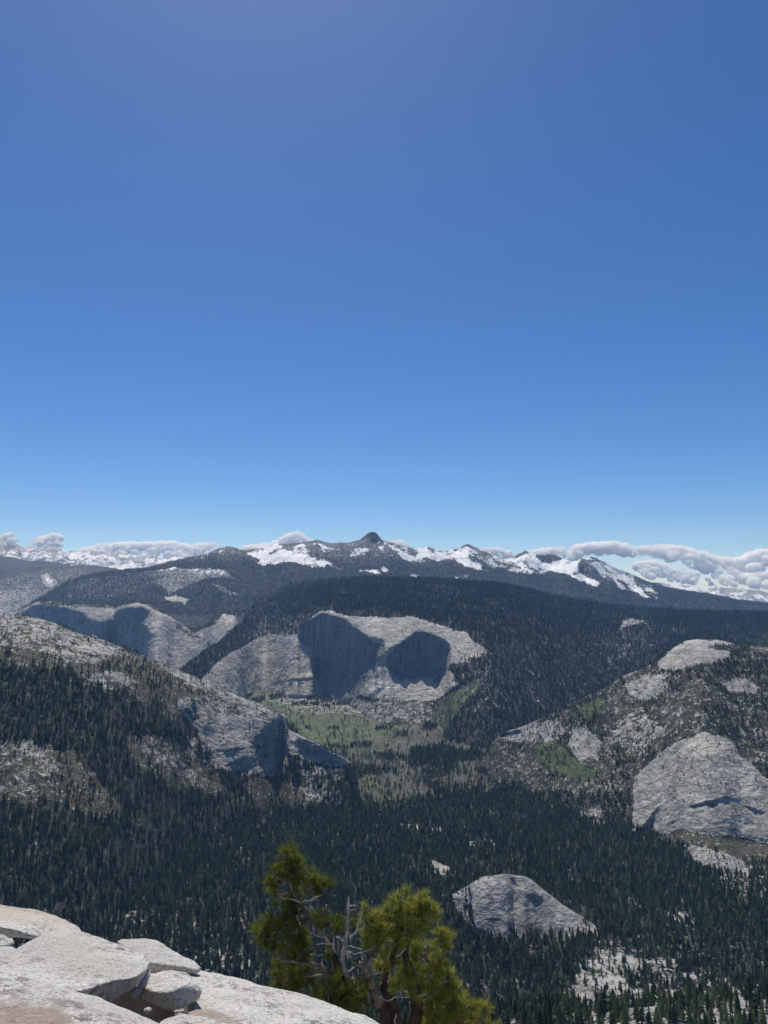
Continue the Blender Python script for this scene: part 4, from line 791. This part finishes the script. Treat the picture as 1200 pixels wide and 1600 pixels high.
rock('granite_boulder', [(236, 1521, 3.66), (250, 1517, 3.72), (268, 1514, 3.76), (292, 1518, 3.76), (303, 1530, 3.66), (314, 1539, 3.62), (298, 1535, 3.58), (281, 1542, 3.5), (262, 1551, 3.45), (240, 1550, 3.47), (227, 1541, 3.54)], .005,
     'squarish pale granite boulder with a shaded front above the dark hollow', 'boulder', amp=.007, seed=36, rnd=1, voxel=.009, sc=.2, extra=[(319, 1550, 3.6), (313, 1561, 3.6), (297, 1566, 3.55), (288, 1576, 3.52), (273, 1580, 3.5), (255, 1576, 3.5), (233, 1565, 3.53), (219, 1560, 3.56), (260, 1570, 3.75), (300, 1560, 3.75)], group=GR)
rock('granite_block', [(222, 1530, 3.62), (231, 1512, 3.7), (236, 1515, 3.7), (230, 1536, 3.6), (226, 1540, 3.58), (208, 1556, 3.5), (204, 1549, 3.52)], .03, 'narrow grey granite wedge between the broad slab and the boulder', amp=.006, seed=37, rnd=1, voxel=.01, sc=.1, extra=[(206, 1562, 3.52), (222, 1556, 3.55)], group=GR)
rock('granite_slab', [(284, 1512, 4.35), (310, 1513, 4.4), (339, 1518, 4.4), (358, 1526, 4.38), (376, 1534, 4.35), (402, 1541, 4.3), (420, 1546, 4.28), (440, 1552, 4.25), (470, 1556, 4.2), (508, 1565, 4.12), (531, 1572, 4.08), (553, 1579, 4.02), (572, 1585, 3.98), (590, 1594, 3.95), (600, 1604, 3.9), (560, 1650, 3.6), (400, 1640, 3.3), (340, 1598, 3.4), (300, 1575, 3.55), (290, 1545, 3.9)], .35,
     'long pale granite slab sloping down to the right under the pine', amp=.020, seed=38, rnd=1, stains=[(1, [(282, 1572), (320, 1573), (345, 1585), (365, 1600), (300, 1600), (280, 1585)], .8), (0, [(300, 1555), (330, 1560), (320, 1575), (300, 1572)], .4)], group=GR)
rock('granite_slab', [(246, 1597, 2.9), (258, 1592, 2.98), (273, 1588, 3.0), (288, 1583, 3.05), (310, 1586, 3.05), (345, 1597, 3.0), (400, 1610, 2.95), (420, 1700, 2.6), (260, 1700, 2.6)], .12, 'low pale granite ledge in front of the dark hollow', amp=.01, seed=41, rnd=1, voxel=.012, group=GR)
rock('granite_slab', [(395, 1543, 4.22), (413, 1545, 4.25), (435, 1550, 4.23), (444, 1557, 4.14), (428, 1557, 4.06), (413, 1555, 4.04), (385, 1550, 4.06)], .035, 'thin flake of granite lying on the long slab left of the pine', amp=.006, seed=42, rnd=1, voxel=.012, sc=.15, group=GR)
rock('granite_shelf', [(292, 1578, 3.3), (318, 1573, 3.35), (335, 1578, 3.35), (350, 1586, 3.3), (372, 1597, 3.25), (420, 1610, 3.2), (420, 1660, 3.0), (285, 1640, 3.0)], .15, 'low granite shelf with brown gravel beside the dark hollow', amp=.012, seed=39, rnd=1, stains=[(1, [(280, 1570), (350, 1570), (370, 1600), (280, 1600)], .9)], group=GR)
rock('granite_block', [(150, 1572, 3.95), (215, 1570, 4.0), (300, 1566, 4.0), (312, 1568, 3.85), (160, 1578, 3.8)], .7, 'unseen granite filler added behind the dark hollow to block sunlight', amp=.01, seed=43, rnd=1, voxel=.03, group=GR)  # hidden filler rock, added to keep the sun out of the hollow
for k, (px, py, Y, r_, lb) in enumerate([(231, 1579, 3.4, .016, 'round grey stone lying alone in the dark hollow'), (276, 1581, 3.38, .009, 'left one of two pebbles under the squarish boulder'), (284, 1580, 3.38, .008, 'right one of two pebbles under the squarish boulder'), (42, 1583, 2.62, .012, 'small pale pebble on the brown dirty patch')]):
    c0 = at(px, py, Y); V = IV*r_*np.array([1.2, 1, .8]); V = V*(1+.18*fbm(V+k, .02, 3))[:, None]+np.array(c0)
    o = bpy.data.objects.new('pebble', tri_mesh('pebble', V, IF, [M_GRAN], sm=True)); C.objects.link(o); tag(o, lb, 'pebble', 'pebbles among the rocks')
def bedrock():
    xs = np.concatenate([np.linspace(-400, -6, 40), np.linspace(-5.9, 6, 260), np.linspace(6.2, 400, 40)]); ys = np.concatenate([np.linspace(-40, .9, 30), np.linspace(1, 8, 220), np.geomspace(8.1, 600, 90)])
    Y, X = np.meshgrid(ys, xs, indexing='ij'); e = np.interp(X, [-400, -4, -2, -.5, 0, 2, 6, 400], [4.5, 4.4, 4.2, 3.9, 3.5, 3.0, 2.8, 2.5])
    d = np.maximum(Y-e, 0); z = -2.12-np.where(d < 4, d*.85, 3.4+(d-4)*1.9)-.02*np.abs(X)
    z = z+.19*smooth(3.70, 3.76, Y)*smooth(4.0, 3.88, Y)*smooth(-1.55, -1.45, X)*smooth(-.98, -1.06, X)-1.1*smooth(3.74, 3.62, Y)*smooth(-1.65, -1.5, X)*smooth(-.82, -.92, X)  # sill raised and pit deepened to hold light out of the hollow
    P = np.stack([X, Y, z], -1); P[..., 2] += fbm(P, .8, 5, False, .5, 51)*.09*(Y < 9)+fbm(P, 12, 5, True, .5, 52)*2.5*smooth(8, 30, Y)
    z0 = np.zeros(P.shape[:2]+(4,)); z0[..., 1] = smooth(3.85, 3.7, Y)*smooth(-1.8, -1.6, X)*smooth(-.55, -.75, X)  # brown tone painted on as the shade inside the hollow
    o = grid_mesh('summit_bedrock', P, M_GRAN, {'stain': z0}); tag(o, kind='structure')
bedrock()
# ------------------------------------------------------------------ the pines on the ledge
M_NEED = foliage_mat('pine_needles', (.040, .062, .016), (.36, .37, .085), .5, True)
M_TRUNK = plain('pine_bark', (.075, .045, .03), nscale=18, c2=(.025, .016, .012), bump=.8, dist=.01)
M_LIMB = plain('weathered_limb', (.20, .165, .13), nscale=14, c2=(.075, .055, .04), bump=.6, dist=.006)
M_DEADW = plain('bleached_wood', (.42, .40, .36), nscale=16, c2=(.20, .18, .16), bump=.5, dist=.004)
def tube(V, Fc, pts, rads, k=7, jit=0.0, r=None):
    pts = [np.array(p, float) for p in pts]; o = len(V); pv = None
    for i, p in enumerate(pts):
        d = pts[min(i+1, len(pts)-1)]-pts[max(i-1, 0)]; d /= np.linalg.norm(d)+1e-9
        u = np.cross(d, (.21, .35, .91) if abs(d[2]) < .95 else (1, 0, 0)); u /= np.linalg.norm(u)
        if pv is not None: u = pv-d*np.dot(pv, d); u /= np.linalg.norm(u)
        pv = u; w_ = np.cross(d, u)
        for j in range(k):
            a = 2*math.pi*j/k; rr = rads[i]*(1+(jit*r.uniform(-1, 1) if r is not None else 0)); V.append(p+rr*(math.cos(a)*u+math.sin(a)*w_))
    for i in range(len(pts)-1):
        for j in range(k): a, b = o+i*k+j, o+i*k+(j+1) % k; Fc.append((a, b, b+k, a+k))
def curve(P, R_, n=5, wob=0.0, r=None):
    """smooth polyline through control points"""
    P = [np.array(p, float) for p in P]; out = []; rd = []
    for i in range(len(P)-1):
        p0, p1, p2, p3 = P[max(i-1, 0)], P[i], P[i+1], P[min(i+2, len(P)-1)]
        for t in np.linspace(0, 1, n, endpoint=False):
            q = .5*((2*p1)+(-p0+p2)*t+(2*p0-5*p1+4*p2-p3)*t*t+(-p0+3*p1-3*p2+p3)*t**3)
            if r is not None: q = q+r.normal(0, wob, 3)
            out.append(q); rd.append(R_[i]*(1-t)+R_[i+1]*t)
    out.append(P[-1]); rd.append(R_[-1]); return out, rd
def pine(label, trunks, limbs, deads, clusters, Y0, seed, loc):
    r = np.random.default_rng(seed); root = bpy.data.objects.new('pine_tree', None); C.objects.link(root); tag(root, label, 'pine tree'); root.location = loc
    L0 = np.array(loc); skel = []
    def part(name, V, Fc, mat, lab=None, sm=True):
        V = np.array(V)-L0; Fc = np.array(Fc); o = bpy.data.objects.new(name, tri_mesh(name, V, Fc, [mat], sm=sm)); C.objects.link(o); o.parent = root
        if lab: o['label'] = lab
        return o
    def build(name, defs, mat, wob, keep=True, lab=None):
        for d in defs:
            P = [at(a[0], a[1], Y0+a[2]) for a in d]; rr = [a[3]*Y0/F*.82 for a in d]
            V, Fc = [], []; c_, rd = curve(P, rr, 6, wob, r); tube(V, Fc, c_, rd, 8, .12, r); part(name, V, Fc, mat, lab)
            if keep: skel.extend(c_)
    build('trunk', trunks, M_TRUNK, .004); build('branch', limbs, M_LIMB, .003); build('dead_branch', deads, M_DEADW, .003, False, 'bare bleached dead branch')
    skel = np.array(skel); V, Fc = [], []; NV, NF = [], []
    for (px, py, rp, dy) in clusters:
        c = np.array(at(px, py, Y0+dy)); R0 = rp*Y0/F
        k = skel[np.argmin(np.linalg.norm(skel-c, axis=1)+.5*np.maximum(skel[:, 2]-c[2], 0))]
        mid = (k+c)/2+np.array([0, 0, -.03])+r.normal(0, .02, 3)
        a, b = curve([k, mid, c], [.008, .006, .004], 4, .003, r); tube(V, Fc, a, b, 5)
        n = int(rp*rp/25)+3
        for i in range(n):
            d = r.normal(0, 1, 3); d /= np.linalg.norm(d); q = c+d*R0*r.uniform(.3, .88)**.6*np.array([1, 1.1, .95])
            ax = d*.8+np.array([0, 0, .75])+r.normal(0, .2, 3); ax /= np.linalg.norm(ax)
            a, b = curve([c+d*R0*.1, (c+q)/2-np.array([0, 0, .015]), q], [.0035, .003, .0025], 3, .002, r); tube(V, Fc, a, b, 4)
            m = int(r.integers(30, 44)); ln = r.uniform(.06, .098)
            e = r.normal(0, 1, (m, 3)); e /= np.linalg.norm(e, axis=1)[:, None]; e = e*.8+ax*.95; e /= np.linalg.norm(e, axis=1)[:, None]
            st = q+ax*(r.uniform(-.035, .015, m))[:, None]; L_ = ln*r.uniform(.7, 1.1, m)[:, None]
            sd_ = np.cross(e, r.normal(0, 1, (m, 3))); sd_ /= np.linalg.norm(sd_, axis=1)[:, None]+1e-9; wd = .0026
            tip = st+e*L_+np.array([0, 0, -.006]); o = len(NV)*0
            NV.append(np.stack([st-sd_*wd, st+sd_*wd, tip], 1).reshape(-1, 3))
    NVa = np.vstack(NV); Fn = np.arange(len(NVa)).reshape(-1, 3)
    part('twigs', V, Fc, M_LIMB); part('needles', NVa, Fn, M_NEED, sm=False)
    return root
pine('twisted pine with a bare bleached top spike and needles mostly on its left',
     [[(556, 1700, 0, 10), (552, 1620, 0, 10), (545, 1560, 0, 9), (536, 1536, 0, 8), (527, 1512, 0, 6), (522, 1490, .02, 4)]],
     [[(530, 1520, 0, 5), (516, 1484, .05, 5), (505, 1462, .1, 5), (494, 1446, .1, 4.5), (482, 1428, .1, 4), (468, 1412, .1, 3.5), (456, 1390, .1, 3), (450, 1350, .1, 2)],
      [(534, 1535, 0, 5), (516, 1520, -.05, 4.5), (500, 1510, -.08, 4), (484, 1506, -.1, 3), (464, 1503, -.1, 2.5), (440, 1500, -.1, 2)], [(486, 1433, .1, 3), (465, 1440, .05, 2.5), (440, 1450, 0, 2)], [(468, 1412, .1, 2.5), (490, 1405, .1, 2), (507, 1393, .1, 1.6)],
      [(516, 1484, .05, 2.5), (520, 1462, .1, 2), (524, 1445, .1, 1.5)], [(545, 1560, 0, 4), (530, 1556, -.1, 3), (513, 1550, -.15, 2)], [(520, 1522, 0, 3), (470, 1530, .1, 2.4), (450, 1532, .1, 1.5)]],
     [[(545, 1540, -.03, 4.6), (540, 1520, -.03, 4.4), (536, 1500, -.03, 4.2), (537, 1488, -.03, 3.8), (541, 1472, -.03, 3.2), (543, 1450, -.03, 2.6), (544, 1425, -.03, 2.4), (544.5, 1410, -.03, 2.2), (545.5, 1400, -.03, 1.6)],
      [(544, 1415, -.03, 1.2), (552, 1415, -.05, .9), (559, 1415, -.06, .4)], [(543, 1423, -.03, 1.2), (550, 1422, -.05, .9), (556, 1420, -.06, .4)], [(543, 1427, -.03, .9), (539, 1421, -.03, .3)], [(543, 1436, -.03, 1), (537, 1432, -.03, .4)],
      [(549, 1465, -.05, 1.5), (556, 1455, -.06, 1.5), (561, 1440, -.06, 1.3), (568, 1418, -.06, .7)], [(547, 1464, -.05, 1.5), (560, 1455, -.1, 1.4), (567, 1450, -.1, 1.1), (569, 1441, -.1, .5)],
      [(541, 1472, -.03, 1.4), (530, 1466, -.05, 1.2), (525, 1464, -.05, .5)], [(524, 1490, -.1, 1.4), (521, 1478, -.1, 1.4), (522, 1465, -.1, 1.1), (518, 1456, -.1, .5)], [(522, 1476, -.1, 1.4), (508, 1474, -.12, 1.3), (490, 1475, -.12, .6)],
      [(508, 1464, -.05, 1.1), (498, 1464, -.08, .9), (488, 1458, -.1, .4)], [(540, 1476, -.05, 1.3), (552, 1480, -.08, 1), (567, 1483, -.1, .4)], [(540, 1483, -.05, 1.2), (556, 1490, -.1, 1.1), (582, 1483, -.12, .4)], [(505, 1492, -.1, 1), (495, 1491, -.1, .8), (484, 1491, -.1, .4)],
      [(541, 1520, -.05, 1.8), (552, 1512, -.05, 1.6), (562, 1506, -.05, .6)], [(505, 1512, -.1, 1.2), (503, 1504, -.1, 1.6), (503, 1500, -.1, .6)], [(470, 1410, -.05, 1.2), (455, 1405, -.08, 1), (440, 1403, -.08, .4)], [(480, 1407, -.05, 1.4), (492, 1403, -.08, 1.2), (502, 1399, -.08, .4)], [(470, 1445, -.1, 1), (466, 1436, -.1, .8), (463, 1430, -.1, .3)]],
     [(446, 1338, 21, .1), (464, 1357, 21, .1), (432, 1362, 15, .1), (449, 1366, 18, .15), (476, 1376, 17, .1), (493, 1370, 12, .1), (508, 1389, 15, .1), (499, 1378, 11, .15), (430, 1390, 13, .15), (442, 1408, 14, .15), (461, 1398, 14, .15), (464, 1418, 14, .1), (425, 1378, 9, .1),
      (411, 1450, 16, 0), (428, 1440, 18, 0), (446, 1441, 17, 0), (463, 1450, 17, .05), (424, 1470, 16, 0), (452, 1472, 19, 0), (470, 1487, 17, .05), (447, 1498, 19, .05), (432, 1515, 14, .1), (450, 1530, 20, .1), (470, 1513, 17, .1), (480, 1533, 17, .1), (437, 1538, 14, .15), (462, 1548, 15, .1), (475, 1462, 12, .1),
      (497, 1432, 12, .15), (506, 1443, 10, .15), (522, 1443, 13, .15), (512, 1487, 10, .05), (533, 1448, 9, .15), (555, 1446, 8, .15),
      (512, 1548, 19, -.15), (538, 1560, 19, -.15), (558, 1547, 16, -.15), (567, 1565, 15, -.1), (527, 1534, 12, -.1), (550, 1572, 16, -.15), (522, 1568, 14, -.15), (494, 1560, 13, 0), (572, 1540, 12, 0)],
     6.2, 61, tuple(at(556, 1700, 6.2)))
pine('dense green pine with a broken pale limb and dark trunks leaving the frame',
     [[(618, 1720, 0, 13), (618, 1620, 0, 12), (614, 1575, 0, 10), (600, 1545, 0, 7), (612, 1500, .05, 5), (625, 1455, .1, 3.5), (632, 1420, .1, 2.5)], [(650, 1720, .1, 15), (648, 1620, .1, 14), (650, 1560, .1, 12), (640, 1520, .1, 8), (633, 1487, .1, 6), (645, 1450, .1, 4), (658, 1412, .1, 2.5)],
      [(603, 1640, -.1, 12), (602, 1590, -.1, 10), (590, 1565, -.1, 9)]],
     [[(594, 1570, -.12, 9), (588, 1552, -.12, 8), (580, 1535, -.12, 7), (573, 1518, -.12, 6.5), (571, 1508, -.12, 6)], [(571, 1512, -.12, 5.5), (564, 1508, -.14, 5.2), (557, 1505, -.15, 4.6), (555, 1509, -.15, 2.5)], [(571, 1510, -.12, 5.4), (578, 1500, -.1, 4.6), (586, 1490, -.08, 4.2), (592, 1478, -.05, 3.5), (592, 1450, 0, 2)],
      [(648, 1540, .1, 5), (670, 1520, .1, 4), (690, 1500, .15, 2.5), (698, 1475, .15, 2)], [(650, 1580, .1, 6), (680, 1585, .1, 4), (715, 1590, .1, 3), (750, 1592, .1, 2)], [(592, 1450, 0, 2.4), (580, 1440, 0, 1.6)], [(655, 1560, .1, 4), (685, 1545, .1, 3), (705, 1530, .1, 2)]],
     [[(592, 1556, -.15, 1.4), (604, 1564, -.16, 1.2), (614, 1560, -.17, 1.1), (622, 1556, -.17, .5)], [(618, 1558, -.17, 1.2), (640, 1558, -.17, .6)], [(653, 1556, -.1, 1.6), (662, 1555, -.12, 1.3), (669, 1552, -.12, .4)], [(618, 1604, -.17, 1.5), (617, 1592, -.17, 1.4), (620, 1584, -.17, .5)],
      [(620, 1495, -.1, 1.3), (628, 1488, -.12, 1.2), (634, 1482, -.12, .5)], [(606, 1535, -.1, 1.3), (608, 1524, -.1, 1.1), (610, 1514, -.1, .4)], [(581, 1515, -.15, 1.1), (584, 1521, -.16, 1), (590, 1521, -.17, .9), (598, 1517, -.17, .3)], [(664, 1480, -.1, 1.2), (666, 1472, -.12, 1), (667, 1466, -.12, .3)]],
     [(583, 1430, 15, 0), (572, 1418, 8, 0), (580, 1449, 17, 0), (573, 1468, 15, 0), (594, 1447, 16, 0), (590, 1466, 15, 0), (613, 1423, 17, .1), (633, 1409, 20, .1), (655, 1402, 17, .1), (672, 1413, 13, .1), (676, 1424, 9, .1), (662, 1428, 18, .1), (635, 1432, 20, .05), (612, 1448, 18, .05), (652, 1447, 17, .05), (636, 1460, 17, .05),
      (686, 1460, 14, .15), (701, 1467, 11, .15), (692, 1472, 11, .15), (618, 1474, 15, .05), (599, 1490, 11, 0), (593, 1513, 12, .05), (613, 1500, 13, .05), (663, 1492, 22, .1), (686, 1506, 18, .15), (702, 1513, 12, .15), (645, 1513, 20, .05), (672, 1530, 20, .1), (699, 1527, 14, .15), (709, 1536, 10, .15), (630, 1530, 16, 0), (653, 1542, 17, .05),
      (602, 1553, 10, .1), (611, 1532, 12, .1), (680, 1556, 20, .1), (700, 1566, 20, .1), (720, 1578, 17, .1), (680, 1582, 22, .05), (713, 1594, 20, .05), (738, 1594, 16, .1), (757, 1578, 11, .1), (764, 1597, 14, .1), (690, 1604, 20, 0), (660, 1600, 12, .2), (718, 1550, 11, .15), (734, 1572, 12, .1)],
     6.2, 62, tuple(at(618, 1720, 6.2)))
